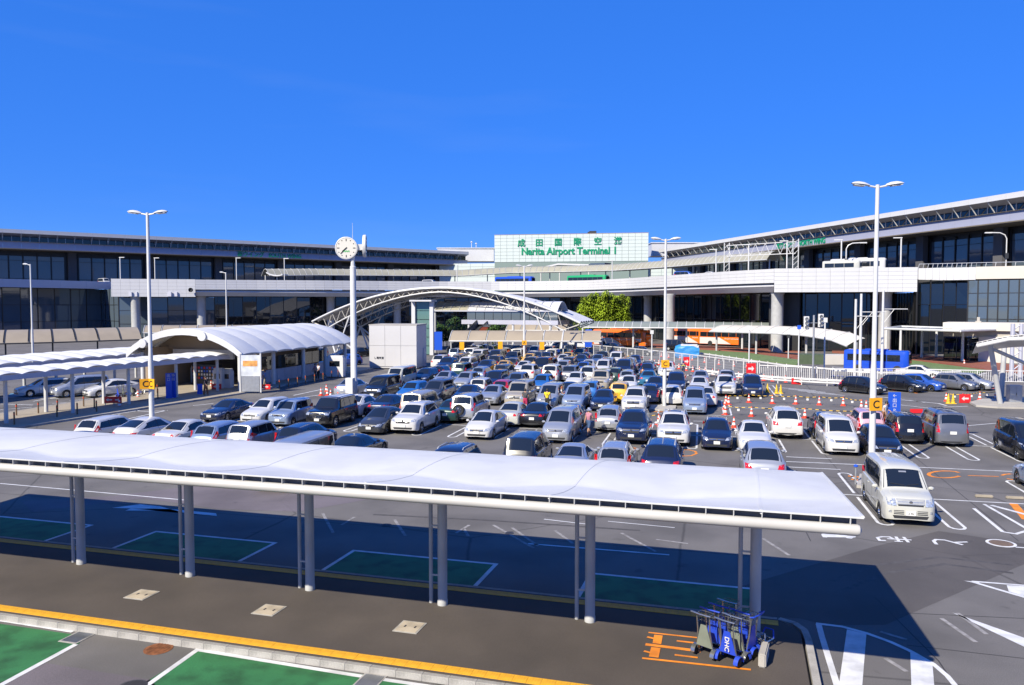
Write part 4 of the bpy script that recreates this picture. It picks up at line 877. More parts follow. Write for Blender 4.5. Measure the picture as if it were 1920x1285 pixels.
def car_meshes(kind):
    if kind in CARM: return CARM[kind]
    T = TYPES[kind]; L = T['L']; A = {}
    st = set([0, L]); 
    for q in T['top']: st.add(q[0])
    for a in T['ax']:
        for d in (-1, -.92, -.75, -.5, -.25, 0, .25, .5, .75, .92, 1): st.add(round(a + d * (T['r'] + .055), 3))
    for q in (.03, .12, .3, .7, L - .4, L - .12, L - .03): st.add(q)
    st = sorted(q for q in st if 0 <= q <= L); rows = []
    for s in st:
        h = half(T, s); rows.append([(x, s, z) for x, z in h] + [(-x, s, z) for x, z in reversed(h[1:-1])])
    b = MB().grid(rows, True, True)
    n = len(rows[0]); b.f.append(list(range(n))); b.smooth.append(False); b.f.append(list(reversed(range(len(b.v) - n, len(b.v))))); b.smooth.append(False)
    body = b.mesh('body'); A['body'] = [body]
    bv = BVHTree.FromPolygons([v.co.copy() for v in body.vertices], [list(p.vertices) for p in body.polygons])
    def hit(x, z, front, off):
        o = Vector((x, -1 if front else L + 1, z)); d = Vector((0, 1 if front else -1, 0)); r = bv.ray_cast(o, d)
        if r[0] is None: return Vector((x, .35 if front else L - .35, z))
        return r[0] - d * off
    def patch(quads, front, off=.012, n=3, m=4):
        mb = MB()
        for q in quads:
            rows = []
            for i in range(n + 1):
                t = i / n; a = (lerp(q[0][0], q[3][0], t), lerp(q[0][1], q[3][1], t)); c = (lerp(q[1][0], q[2][0], t), lerp(q[1][1], q[2][1], t))
                rows.append([hit(lerp(a[0], c[0], k / m), lerp(a[1], c[1], k / m), front, off) for k in range(m + 1)])
            mb.grid(rows)
        return mb
    def hitside(s, z, sg, off):
        o = Vector((sg * 3, s, z)); d = Vector((-sg, 0, 0)); r = bv.ray_cast(o, d)
        return (r[0] - d * off) if r[0] is not None else Vector((sg * T['W'] / 2, s, z))
    # glass
    def glass(rows): return MB().grid(rows).mesh('glass')
    A['windscreen'] = [glass([[top_pt(T, lerp(T['wb'] + .05, T['rf'] - .04, i / 5), a * lerp(.95, .88, i / 5)) for a in (-1, -.75, -.4, 0, .4, .75, 1)] for i in range(6)])]
    A['rear_window'] = [glass([[top_pt(T, lerp(T['rr'] + .05, T['rb'] - .04, i / 5), a * lerp(.88, .93, i / 5)) for a in (-1, -.75, -.4, 0, .4, .75, 1)] for i in range(6)])]
    sp = [None] + list(T['split']) + [None]; sw = []
    for i in range(len(sp) - 1):
        b0 = T['wb'] + .32 if sp[i] is None else sp[i] + .03; t0 = T['rf'] + .06 if sp[i] is None else sp[i] + .03
        b1 = T['rb'] - .22 if sp[i + 1] is None else sp[i + 1] - .03; t1 = T['rr'] - .06 if sp[i + 1] is None else sp[i + 1] - .03
        if sp[i] is None: b0 = max(b0, T['wb'] + .28)
        if t1 - t0 < .1 and b1 - b0 < .15: continue
        for sg in (-1, 1):
            sw.append(glass([[side_pt(T, lerp(lerp(b0, t0, r), lerp(b1, t1, r), k / 5), lerp(.1, .88, r), sg) for k in range(6)] for r in (0, .33, .66, 1)]))
    A['side_window'] = sw
    pt = []
    for q in T['split']:
        for sg in (-1, 1): pt.append(MB().grid([[side_pt(T, q + d, r, sg, .004) for d in (-.034, .034)] for r in (.06, .35, .65, .92)]).mesh('pillar_trim'))
    A['pillar_trim'] = pt
    sk = MB()
    for sg in (-1, 1): sk.grid([[(sg * (half(T, s)[4][0] + .004), s, half(T, s)[3][1] + dz) for s in [lerp(T['ax'][0] + T['r'] + .1, T['ax'][1] - T['r'] - .1, k / 8) for k in range(9)]] for dz in (.0, .09)], False)
    A['sill_trim'] = [sk.mesh('sill_trim')]
    # lamps, grille, plates
    W = T['W'] / 2; zt = T['top'][2][1]; big = T['H'] > 1.6
    hl = []
    for sg in (-1, 1):
        q = [(sg * W * .50, zt - .17), (sg * W * .93, zt - .13), (sg * W * .95, zt + .03), (sg * W * .60, zt - .03)]
        if kind in ('off-roader', 'boxy hatchback', 'box van'): q = [(sg * W * .55, zt - .2), (sg * W * .84, zt - .2), (sg * W * .86, zt - .03), (sg * W * .55, zt - .03)]
        if kind == 'van': q = [(sg * W * .52, zt - .27), (sg * W * .94, zt - .24), (sg * W * .96, zt - .02), (sg * W * .56, zt - .02)]
        hl.append(patch([q], True, .014).mesh('headlight'))
    A['headlight'] = hl
    gz = zt - .06; gh = .2 if kind in ('van', 'SUV', 'off-roader') else .12
    A['grille'] = [patch([[(-W * .46, gz - gh), (W * .46, gz - gh), (W * .5, gz), (-W * .5, gz)]], True, .010, 2, 6).mesh('grille')]
    A['grille_bar'] = [patch([[(-W * .47, gz - .075), (W * .47, gz - .075), (W * .48, gz - .045), (-W * .48, gz - .045)]], True, .02, 1, 6).mesh('grille_bar')]
    em = MB(); hh = hit(0, gz - .06, True, .03); em.lathe([(0, -.012), (.055, -.01), (.06, 0), (.055, .01)], 10, (hh.x, hh.y, hh.z), 'Y'); A['emblem'] = [em.mesh('emblem')]
    A['lower_intake'] = [patch([[(-W * .6, T['zb'] + .1), (W * .6, T['zb'] + .1), (W * .66, T['zb'] + .21), (-W * .66, T['zb'] + .21)]], True, .010, 2, 6).mesh('lower_intake')]
    def plate(front):
        z = T['zb'] + .30 if front else (T['zb'] + .45 if not big else .82); p = hit(0, z, front, .03)
        q = hit(0, z + .06, front, .03); y = min(p.y, q.y) if front else max(p.y, q.y)
        return MB().box((0, y, z), (.33, .02, .165)).mesh('number_plate')
    A['number_plate'] = [plate(True), plate(False)]
    rl = []
    for sg in (-1, 1):
        zr = T['top'][-2][1]
        if big or kind in ('hatchback', 'estate'): q = [(sg * W * .74, zr - .22), (sg * W * .97, zr - .22), (sg * W * .93, zr + .28), (sg * W * .80, zr + .26)]
        else: q = [(sg * W * .52, zr - .17), (sg * W * .95, zr - .16), (sg * W * .93, zr - .01), (sg * W * .56, zr - .02)]
        if kind in ('minivan', 'SUV'): q = [(sg * W * .56, zr - .2), (sg * W * .96, zr - .2), (sg * W * .95, zr + .02), (sg * W * .62, zr - .02)]
        rl.append(patch([q], False, .014).mesh('tail_light'))
    A['tail_light'] = rl
    A['rear_bumper_strip'] = [patch([[(-W * .7, T['zb'] + .06), (W * .7, T['zb'] + .06), (W * .75, T['zb'] + .16), (-W * .75, T['zb'] + .16)]], False, .01, 1, 6).mesh('rear_bumper_strip')]
    mr = []
    for sg in (-1, 1):
        h = half(T, T['wb'] + .42); mb = MB()
        c = (sg * (h[7][0] + .13), T['wb'] + .42, h[7][1] + .08)
        rows = []
        for i in range(5):
            t = i / 4; k = sin(pi * (.15 + .7 * t)); rows.append([(c[0] + .11 * k * cos(a) * 1.0, c[1] - .06 + .12 * t, c[2] + .075 * k * sin(a)) for a in [2 * pi * j / 8 for j in range(8)]])
        mb.grid(rows, True, True); mb.f.append([len(mb.v) - 8 + j for j in range(8)]); mb.smooth.append(False); mb.f.append(list(reversed(range(8)))); mb.smooth.append(False)
        mb.bar((sg * (h[7][0] - .03), c[1] + .02, c[2] - .05), (c[0], c[1], c[2] - .04), .04, .03); mr.append(mb.mesh('mirror'))
    A['mirror'] = mr
    A['_patch'] = patch
    # seams and handles
    sm = MB(); hd = []
    dz = pwl(T['belt'], 2.0) - .12
    for sg in (-1, 1):
        for s in [T['wb'] + .35] + list(T['split'])[:2] + ([T['split'][1] + .85] if len(T['split']) > 1 and big and T['split'][1] + .85 < T['ax'][1] + .1 else []):
            if s > T['L'] - .7: continue
            zlo = .32
            for a in T['ax']:
                if abs(s - a) < T['r'] + .07: zlo = .75
            rows = [[hitside(s - .008, lerp(zlo, dz + .1, k / 5), sg, .004) for k in range(6)], [hitside(s + .008, lerp(zlo, dz + .1, k / 5), sg, .004) for k in range(6)]]; sm.grid(rows, False)
        for s in list(T['split'])[:2]:
            p = hitside(s - .2, dz, sg, .014); hd.append(MB().box(p, (.03, .2, .035)).mesh('door_handle'))
    A['door_seam'] = [sm.mesh('door_seam')]; A['door_handle'] = hd
    tr = T['r']
    ty = MB().lathe([(tr * .62, -.1), (tr * .93, -.105), (tr, -.085), (tr, .085), (tr * .93, .105), (tr * .62, .1)], 20, axis='X').mesh('tyre')
    rim = MB(); rim.lathe([(0, .06), (tr * .2, .06), (tr * .22, .04), (tr * .24, .02)], 10, axis='X'); rim.lathe([(tr * .52, .02), (tr * .56, .085), (tr * .63, .09), (tr * .64, .04)], 20, axis='X'); rim.lathe([(0, 0), (tr * .62, 0)], 14, axis='X')
    for k in range(5):
        a = 2 * pi * k / 5; rim.bar((.05, cos(a) * tr * .15, sin(a) * tr * .15), (.055, cos(a) * tr * .58, sin(a) * tr * .58), .055, .03)
    A['tyre'] = ty; A['rim'] = rim.mesh('rim')
    # roof extras
    rr = []
    for sg in (-1, 1):
        pts = [side_pt(T, s, .98, sg, -.06) + Vector((0, 0, z)) for s, z in ((T['rf'] + .25, .04), (T['rf'] + .4, .11), (T['rr'] - .5, .12), (T['rr'] - .3, .05))]; rr.append(MB().tube(pts, .02, 6).mesh('roof_rail'))
    A['roof_rail'] = rr
    A['sunroof'] = [MB().grid([[top_pt(T, lerp(T['rf'] + .35, T['rf'] + .95, i / 3), a * .62, .01) for a in (-1, -.5, 0, .5, 1)] for i in range(4)]).mesh('sunroof')]
    CARM[kind] = A; return A
PAINT = {}
def paintm(c):
    if c not in PAINT:
        rgb, metal, rough = {'white': ((.60, .60, .60), 0, .3), 'pearl white': ((.52, .525, .48), .0, .3), 'silver': ((.50, .52, .55), .55, .3), 'light blue-silver': ((.33, .42, .58), .5, .3), 'grey': ((.20, .21, .24), .5, .3), 'dark grey': ((.06, .065, .075), .4, .3), 'black': ((.008, .008, .01), 0, .25), 'navy': ((.012, .02, .065), .2, .27), 'blue': ((.03, .10, .45), .2, .28), 'bright blue': ((.03, .16, .5), .2, .28), 'red': ((.52, .015, .03), 0, .28), 'beige': ((.50, .45, .36), .3, .32), 'yellow': ((.80, .45, .03), 0, .3), 'pink': ((.62, .38, .46), .1, .3), 'dark green': ((.015, .05, .04), .2, .28), 'teal blue': ((.03, .16, .30), .2, .3), 'wine red': ((.14, .01, .03), .2, .28), 'gunmetal': ((.10, .105, .12), .5, .3), 'steel blue': ((.10, .16, .30), .45, .3)}[c]
        PAINT[c] = mat('car_paint_' + c.replace(' ', '_'), rgb, rough, metal, coat=.9, var=.03, vscale=.9)
    return PAINT[c]
HLM = mat('headlight_glass', (.62, .66, .70), .08, metal=.55, var=.45, vscale=16); TLM = mat('tail_light_red', (.55, .012, .015), .12, coat=.6, var=.25, vscale=14)
PLM = mat('number_plate', (.74, .75, .74), .45, var=.06, vscale=20); PLY = mat('number_plate_yellow', (.85, .5, .02), .4)
SEAM = mat('seam_dark', (.02, .02, .022), .8)
CAR_GROUP = 'cars in the car park'
def car(kind, col, nose, head, label, lod=0, opts=(), name=None, group=CAR_GROUP):
    """nose: ground point under the nose middle (or the tail if 'tail' in opts); head: angle of the way it faces, 0 = towards the camera (-Y)"""
    A = car_meshes(kind); T = TYPES[kind]; L = T['L']
    t = thing(name or 'parked_' + kind.replace(' ', '_').replace('-', '_').lower(), label, 'van' if 'van' in kind else ('SUV' if kind in ('SUV', 'off-roader') else 'car'), (nose[0], nose[1], 0), head, group)
    P = paintm(col); dy = -L if 'tail' in opts else 0.0
    def put(n, me, m, par=t, loc=(0, dy, 0)): return place(n, me, m, par, loc)
    put('body', A['body'][0], P)
    put('windscreen', A['windscreen'][0], CARGLASS); put('rear_window', A['rear_window'][0], CARGLASS)
    for g in A['side_window']: put('side_window', g, CARGLASS)
    if lod < 2:
        for g in A['pillar_trim']: put('pillar_trim', g, DARK)
    if lod < 1: put('sill_trim', A['sill_trim'][0], DARK)
    for g in A['headlight']: put('headlight', g, HLM)
    for g in A['tail_light']: put('tail_light', g, TLM)
    put('grille', A['grille'][0], DARK)
    for s in T['ax']:
        for sg in (-1, 1):
            w = place('wheel', A['tyre'], BLACK, t, (sg * (T['W'] / 2 - .12), s + dy, T['r']))
            if sg < 0: w.rotation_euler = (0, 0, pi)
            if lod < 2: place('rim', A['rim'], CHROME if lod == 0 else STEEL, w)
    for k, g in enumerate(A['mirror']): put('mirror', g, P)
    if lod < 2:
        for g in A['number_plate']: put('number_plate', g, PLY if 'kei' in opts else PLM)
        put('lower_intake', A['lower_intake'][0], DARK)
    if lod < 1:
        put('grille_bar', A['grille_bar'][0], CHROME); put('emblem', A['emblem'][0], CHROME); put('door_seam', A['door_seam'][0], SEAM); put('rear_bumper_strip', A['rear_bumper_strip'][0], DARK)
        for g in A['door_handle']: put('door_handle', g, P)
    if 'near' in opts:
        pf = A['_patch']; W = T['W'] / 2
        put('grille_panel', pf([[(-W * .5, .80), (W * .5, .80), (W * .52, .98), (-W * .52, .98)]], True, .016, 3, 6).mesh('grille_panel'), GALV)
        for z in (.83, .87, .91, .95): put('grille_slat', pf([[(-W * .49, z), (W * .49, z), (W * .49, z + .014), (-W * .49, z + .014)]], True, .026, 1, 6).mesh('grille_slat'), P)
        for z, h in ((.50, .025), (.56, .02), (.44, .03)):
            for a, b in ((-.62, -.24), (.24, .62)): put('bumper_slot', pf([[(W * a, z), (W * b, z), (W * b, z + h), (W * a, z + h)]], True, .012, 1, 4).mesh('bumper_slot'), DARK)
        for sg in (-1, 1):
            put('fog_lamp', pf([[(sg * W * .70, .50), (sg * W * .80, .50), (sg * W * .80, .58), (sg * W * .70, .58)]], True, .02, 2, 3).mesh('fog_lamp'), HLM)
            put('wiper', MB().tube([top_pt(T, T['wb'] + .08, sg * .05 + .02, .03), top_pt(T, T['wb'] + .16, sg * .62, .025)], .008, 5).mesh('wiper'), DARK)
            put('side_moulding', MB().grid([[(sg * (half(T, s)[5][0] + .006), s, .52 + dz) for s in [lerp(1.35, 3.3, k / 8) for k in range(9)]] for dz in (0, .03)], False).mesh('side_moulding'), CHROME)
        put('sun_strip', MB().grid([[top_pt(T, T['rf'] - .16 + i * .05, a * .18, .014) for a in (-1, 0, 1)] for i in range(2)]).mesh('sun_strip'), GALV)
    if 'rails' in opts:
        for g in A['roof_rail']: put('roof_rail', g, STEEL if col != 'black' else DARK)
    if 'sunroof' in opts: put('sunroof', A['sunroof'][0], CARGLASS)
    if 'spare' in opts:
        p = (0.15, L + .1 + dy, .95); s = place('spare_wheel', A['tyre'], BLACK, t, p); s.rotation_euler = (0, 0, pi / 2); place('rim', A['rim'], CHROME, s)
    if 'whiteroof' in opts:
        put('roof_panel', MB().grid([[top_pt(T, lerp(T['rf'] + .02, T['rr'] - .02, i / 6), a * .99, .006) for a in (-1, -.8, -.45, 0, .45, .8, 1)] for i in range(7)]).mesh('roof_panel'), paintm('white'))
    if 'roofgrooves' in opts:
        for k in range(-4, 5):
            put('roof_groove', MB().grid([[top_pt(T, lerp(T['rf'] + .5, T['rr'] - .2, i / 4), (k + d) * .19, .012) for d in (-.07, 0, .07)] for i in range(5)]).mesh('roof_groove'), P)
    return t
ROWS = {}
def reg(row, u, *a): ROWS.setdefault(row, []).append((u, a))
def lane(u): return max(0, -(u + 8)) * .075
# hand-placed cars: (pixel column/row of the bumper foot seen in the photograph, N nose / T tail towards the camera)
def seen(row, px, py, face, kind, col, opts=(), lod=0):
    p = G(px, py, .2); reg(row, p.x, p, face, kind, col, opts, lod)
def slot(row, u, v, face, kind, col, opts=(), lod=0): reg(row, u, Vector((u, v, 0)), face, kind, col, opts, lod)
slot(1, 7.3, 30.4, 'N', 'van', 'pearl white', ('near',)); slot(1, -17.6, 29.6, 'N', 'box van', 'silver', ('roofgrooves',)); slot(1, -22.4, 30.6, 'N', 'sedan', 'navy'); slot(1, -31.0, 31.2, 'N', 'sedan', 'navy')
slot(1, -10.6, 30.3, 'N', 'SUV', 'navy', ('rails',))
for a in ((-33.6, 37.3, 'estate', 'white'), (-31.1, 37.4, 'liftback', 'white'), (-28.4, 37.2, 'sedan', 'white'), (-25.9, 37.0, 'estate', 'light blue-silver'), (-23.6, 36.9, 'boxy hatchback', 'silver'), (-21.1, 37.4, 'estate', 'navy')): slot(2, a[0], a[1] - .4, 'T', a[2], a[3])
slot(2, -17.2, 35.2, 'T', 'coupe', 'black'); slot(2, -8.2, 35.0, 'T', 'minivan', 'black'); slot(2, -5.9, 35.1, 'T', 'coupe', 'silver'); slot(2, -3.9, 35.0, 'T', 'estate', 'silver', ('rails',)); slot(2, -1.7, 35.0, 'T', 'SUV', 'navy', ('rails',)); slot(2, 2.75, 35.3, 'T', 'SUV', 'silver')
for a in ((392, 788, 'coupe', 'navy'), (468, 791, 'estate', 'white'), (520, 796, 'boxy hatchback', 'light blue-silver'), (594, 799, 'off-roader', 'black', ('whiteroof',)), (691, 811, 'liftback', 'dark grey'), (755, 810, 'SUV', 'white', ('rails',)), (893, 820, 'liftback', 'white'), (1041, 827, 'minivan', 'silver'), (1183, 829, 'SUV', 'navy', ('rails', 'sunroof')), (1262, 833, 'SUV', 'white', ('rails', 'sunroof')), (1344, 840, 'hatchback', 'navy', ('rails',)), (1416, 845, 'sedan', 'white'), (1582, 849, 'minivan', 'white'), (1664, 857, 'hatchback', 'black')):
    seen(3, a[0], a[1], 'N', a[2], a[3], a[4] if len(a) > 4 else ())
slot(3, 16.55, 44.2, 'N', 'minivan', 'black')
slot(2, 14.5, 35.2, 'T', 'sedan', 'light blue-silver')
for a in ((652, 779, 'sedan', 'white'), (708, 779, 'sedan', 'navy'), (770, 785, 'van', 'beige'), (834, 790, 'sedan', 'dark green'), (864, 789, 'off-roader', 'silver', ('spare',)), (948, 797, 'sedan', 'pearl white'), (998, 798, 'sedan', 'black'), (1066, 802, 'hatchback', 'grey'), (1137, 806, 'estate', 'silver'), (1477, 819, 'SUV', 'white'), (1556, 821, 'hatchback', 'black'), (1634, 818, 'boxy hatchback', 'pink', ('kei',)), (1706, 828, 'boxy hatchback', 'black'), (1787, 833, 'van', 'grey', ('sunroof',))):
    seen(4, a[0], a[1], 'T', a[2], a[3], a[4] if len(a) > 4 else ())
for a in ((697, 747, 'van', 'black'), (757, 750, 'estate', 'bright blue'), (803, 754, 'minivan', 'gunmetal'), (862, 757, 'sedan', 'navy'), (912, 757, 'sedan', 'silver'), (964, 761, 'van', 'beige', ('sunroof',)), (1023, 764, 'minivan', 'silver'), (1072, 767, 'minivan', 'light blue-silver'), (1126, 768, 'sedan', 'navy'), (1187, 771, 'SUV', 'white'), (1302, 774, 'minivan', 'light blue-silver')):
    seen(5, a[0], a[1], 'N', a[2], a[3], a[4] if len(a) > 4 else ())
for a in ((640, 741, 'sedan', 'silver'), (818, 748, 'estate', 'teal blue'), (893, 743, 'boxy hatchback', 'white'), (935, 744, 'hatchback', 'red'), (1060, 749, 'sedan', 'navy'), (1102, 750, 'boxy hatchback', 'bright blue'), (1158, 753, 'boxy hatchback', 'yellow', ('kei',)), (1216, 754, 'hatchback', 'navy'), (1259, 757, 'estate', 'white'), (1322, 760, 'sedan', 'white')):
    seen(6, a[0], a[1], 'T', a[2], a[3], a[4] if len(a) > 4 else (), 1)
for a in ((736, 725, 'box van', 'pearl white'), (785, 718, 'estate', 'navy'), (822, 724, 'sedan', 'silver'), (862, 727, 'estate', 'silver'), (918, 731, 'minivan', 'navy'), (962, 731, 'boxy hatchback', 'steel blue'), (1008, 733, 'estate', 'bright blue'), (1074, 727, 'hatchback', 'white'), (1122, 731, 'off-roader', 'beige', ('sunroof',)), (1176, 735, 'hatchback', 'white'), (1226, 737, 'sedan', 'navy'), (1267, 735, 'minivan', 'navy'), (1311, 737, 'sedan', 'white'), (1361, 740, 'SUV', 'white'), (1412, 742, 'minivan', 'navy')):
    seen(7, a[0], a[1], 'N', a[2], a[3], a[4] if len(a) > 4 else (), 1)
for a in ((985, 712, 'SUV', 'white'), (1030, 716, 'off-roader', 'white', ('spare',)), (1066, 715, 'SUV', 'grey'), (1100, 717, 'SUV', 'white'), (1150, 718, 'boxy hatchback', 'dark green'), (1174, 721, 'estate', 'silver'), (1213, 722, 'sedan', 'teal blue'), (1270, 724, 'estate', 'white'), (1314, 722, 'sedan', 'silver'), (1364, 726, 'SUV', 'silver')):
    seen(8, a[0], a[1], 'T', a[2], a[3], a[4] if len(a) > 4 else (), 1)
# further rows: the stalls as they fill up towards the terminal
KC = [('sedan', 'black'), ('minivan', 'black'), ('van', 'black'), ('SUV', 'navy'), ('estate', 'black'), ('hatchback', 'dark grey'), ('sedan', 'navy'), ('minivan', 'silver'), ('estate', 'grey'), ('hatchback', 'white'), ('van', 'navy'), ('sedan', 'silver'), ('SUV', 'black'), ('minivan', 'steel blue'), ('boxy hatchback', 'navy'), ('sedan', 'white'), ('estate', 'light blue-silver'), ('hatchback', 'blue'), ('minivan', 'dark grey'), ('SUV', 'white'), ('sedan', 'wine red'), ('van', 'pearl white'), ('estate', 'navy'), ('minivan', 'light blue-silver'), ('boxy hatchback', 'silver'), ('off-roader', 'dark green'), ('sedan', 'dark grey'), ('hatchback', 'steel blue'), ('minivan', 'white'), ('SUV', 'navy')]
rc = random.Random(21)
def fill(row, v, face, x0, x1, skip=()):
    u = G(x0, 690).x; k = 0
    for i in range(60):
        uu = -46 + 2.35 * i
        q = Vector((uu, v + lane(uu) * .6, 0)); r = RT * 0
        X = q.dot(RT); Zc = q.dot(FW); px = 960 + FPX * X / Zc
        if px < x0 or px > x1: continue
        if any(abs(px - e[0]) < e[1] for e in skip): continue
        k += 1
        if rc.random() < .06: continue
        kd, c = rc.choice(KC)
        if v > 84 and rc.random() < .1: kd, c = rc.choice([('sedan', 'yellow'), ('sedan', 'white'), ('van', 'white')])
        slot(row, uu + rc.uniform(-.12, .12), q.y + rc.uniform(-.25, .25), face, kd, c, (), 2)
fill(8, 77.6, 'T', 800, 975)
fill(9, 86.6, 'N', 812, 1260); fill(10, 91.4, 'T', 815, 1240); fill(11, 100.4, 'N', 830, 1195); fill(12, 105.3, 'T', 835, 1180); fill(13, 114.3, 'N', 840, 1110); fill(14, 119.2, 'T', 845, 1085)
FACE = {'N': 'nose', 'T': 'tail'}
for row in sorted(ROWS):
    lst = sorted(ROWS[row], key=lambda q: q[0])
    for i, (u, (p, face, kind, col, opts, lod)) in enumerate(lst):
        lab = '%s %s, %s to camera, %s from left in %s row of cars' % (col, kind, FACE[face], nth(i + 1), nth(row))
        if 'near' in opts: lab = 'large pearl white van parked nose forward at right, nearest vehicle beyond the bus canopy'
        if 'spare' in opts: lab = '%s %s with a spare wheel on its tailgate, %s in %s row' % (col, kind, nth(i + 1), nth(row))
        hd = rc.uniform(-.015, .015) + (0 if face == 'N' else pi)
        L = TYPES[kind]['L']
        c = car(kind, col, (p.x, p.y), hd, lab, lod, tuple(opts))
        if face == 'T':      # p is under the tail; the origin is the nose
            c.location = (p.x, p.y + L, 0)
        if 'near' in opts: text('2 76', .1, INK, c, (0, [o for o in c.children if o.name.startswith('number_plate')][0].data.vertices[0].co.y - .006, .48), (0, -1), .006)
# ---------------------------------------------------------------- clock, lamps
ck = thing('clock_tower', 'tall white post carrying two round clocks', 'clock'); cp_ = G(664, 746); ck.location = cp_
MB().lathe([(.3, 0), (.3, 1.6), (.27, 1.65), (.25, 11.2), (.2, 11.25)], 18).ob('pole', STEEL, ck); MB().tube([(0, 0, 11.2), (0, 0, 12.2), (0, 0, 12.3), (0, 0, 14.9)], [.2, .14, .03, .012], 8).ob('mast', STEEL, ck)
for nm_, fx, off, z in (('camera', -FW, Vector((-.42, -.35, 0)), 12.75), ('right', RT * 1.0 + FW * .12, Vector((1.0, .3, 0)), 12.95)):
    f = fx.normalized(); x = Vector((-f.y, f.x, 0)); q = Matrix((x, UP, f)).transposed().to_4x4(); q.translation = off + Vector((0, 0, z))
    def cput(n, mb, m, par=ck, q=q):
        o = mb.ob(n, m, par)
        if par is ck: o.matrix_local = q
        return o
    d = cput('clock_case', MB().lathe([(0, -.18), (.9, -.18), (.95, -.1), (.95, .08), (.88, .1), (.86, .06), (0, .06)], 36), STEEL)
    FCE = mat('clock_face', (.68, .66, .60), .4)
    cput('clock_face', MB().lathe([(0, .075), (.85, .075), (.85, .06)], 32), FCE, d)
    for k in range(12):
        a = 2 * pi * k / 12; L = .2 if k % 3 == 0 else .07; w = .065 if k % 3 == 0 else .075
        c = Vector((sin(a) * (.68 if k % 3 == 0 else .72), cos(a) * (.68 if k % 3 == 0 else .72), .085)); M3 = Matrix.Rotation(-a, 3, 'Z')
        cput('hour_mark', MB().box(c, (w, L, .02), M=M3), INK, d)
    for a, L, w in ((2 * pi * 37.5 / 60, .7, .06), (2 * pi * 7.62 / 12, .46, .085)):
        c = Vector((sin(a) * L * .42, cos(a) * L * .42, .105)); cput('hand', MB().box(c, (w, L * 1.1, .015), M=Matrix.Rotation(-a, 3, 'Z')), INK, d)
    lg = MB()
    for k in range(3): lg.bar((-.22 + k * .17, -.34, .09), (-.12 + k * .17, -.2, .09), .05, .01); lg.bar((-.12 + k * .17, -.2, .09), (-.06 + k * .17, -.34, .09), .05, .01)
    cput('logo', lg, mat('logo_green', (.08, .5, .12), .5), d)
MB().bar((-.2, -.2, 12.8), (.85, .22, 12.85), .2, .5).ob('bracket', STEEL, ck)
o = thing('control_cabinet', 'white electrical cabinet at the foot of the clock post', 'cabinet', G(657, 748)); MB().box((0, 0, .9), (.66, .5, 1.75)).ob('case', WHITE, o); MB().box((0, -.26, .9), (.58, .03, 1.6)).ob('door', WHITE, o); MB().box((0, 0, .03), (.74, .6, .1)).ob('plinth', CONC, o)
# double-headed lamp posts
head = MB()
prof = [(0, .06, .05), (.08, .1, .08), (.25, .2, .13), (.5, .22, .14), (.68, .17, .1), (.8, .07, .04)]
rows = [[(x, -w, 0), (x, -w * .7, h * .6), (x, 0, h), (x, w * .7, h * .6), (x, w, 0), (x, w * .6, -h * .3), (x, 0, -h * .4), (x, -w * .6, -h * .3)] for x, w, h in prof]
head.grid(rows, True, True); hm_ = head.mesh('lamp_head'); lens = MB().box((.47, 0, -.055), (.46, .3, .04)).mesh('lens'); LENS = mat('lamp_lens', (.45, .47, .48), .2)
def lamp(p, h, label, rz=0.0, signs=(), r=.11, double=True, group='double-headed lamp posts of the car park', signz=3.4, L='C'):
    t = thing('lamp_post', label, 'lamp post', p, rz, group)
    MB().lathe([(.24, 0), (.24, .04), (r * 1.35, .06), (r * 1.3, h * .35), (r, h * .4), (r * .8, h), (0, h + .02)], 12).ob('pole', STEEL, t)
    for sgn in ((1, -1) if double else (-1,)):
        MB().tube([(0, 0, h - .12), (sgn * .42, 0, h - .04)], .045, 8).ob('arm', STEEL, t)
        o = place('lamp_head', hm_, STEEL, t, (sgn * .36, 0, h - .03)); o.rotation_euler = (0, radians(-7 * sgn) if sgn > 0 else radians(7), 0 if sgn > 0 else pi)
        if sgn < 0: o.rotation_euler = (0, radians(-7), pi)
        place('lens', lens, LENS, o)
    for a in signs:
        d = Vector((sin(a), -cos(a), 0)); c = d * .2 + Vector((d.y, -d.x, 0)) * (0 if len(signs) == 1 else (.3 if a > 0 else -.3)); c.z = signz
        s = MB().box((0, 0, 0), (.62, .06, .58)).ob('letter_sign', YEL, t); s.location = c; s.rotation_euler = (0, 0, atan2(d.y, d.x) + pi / 2)
        text(L, .5, INK, s, (0, -.035, -.02), (0, -1), .01, .005)
    MB().box((0, -.12, .9), (.16, .06, .4)).ob('service_door', STEEL, t)
    return t
def foot(px, Z): return atz(px, Z, 0)
lamp(foot(1640, 36.0), 13.35, 'tall double lamp post with yellow C sign behind the nearest white van', .2, (.25,))
lamp(foot(281, 45.5), 13.2, 'double lamp post with paired yellow C signs at left', .2, (-.5, .5))
lamp(foot(1247, 61), 13.0, 'double lamp post with yellow C sign among the middle cars', .2, (.05,))
lamp(foot(983, 106), 13.2, 'thin double lamp post with yellow A sign in front of the arch', .2, (.05,), signz=2.9, L='A', r=.12)
lamp(foot(60, 104), 13.3, 'single-headed lamp post rising behind the scalloped canopies at left', .0, (), double=False, group='single-headed lamp posts')
lamp(foot(425, 132), 13.4, 'slim single-headed lamp post behind the payment hall', .0, (), double=False, group='single-headed lamp posts')
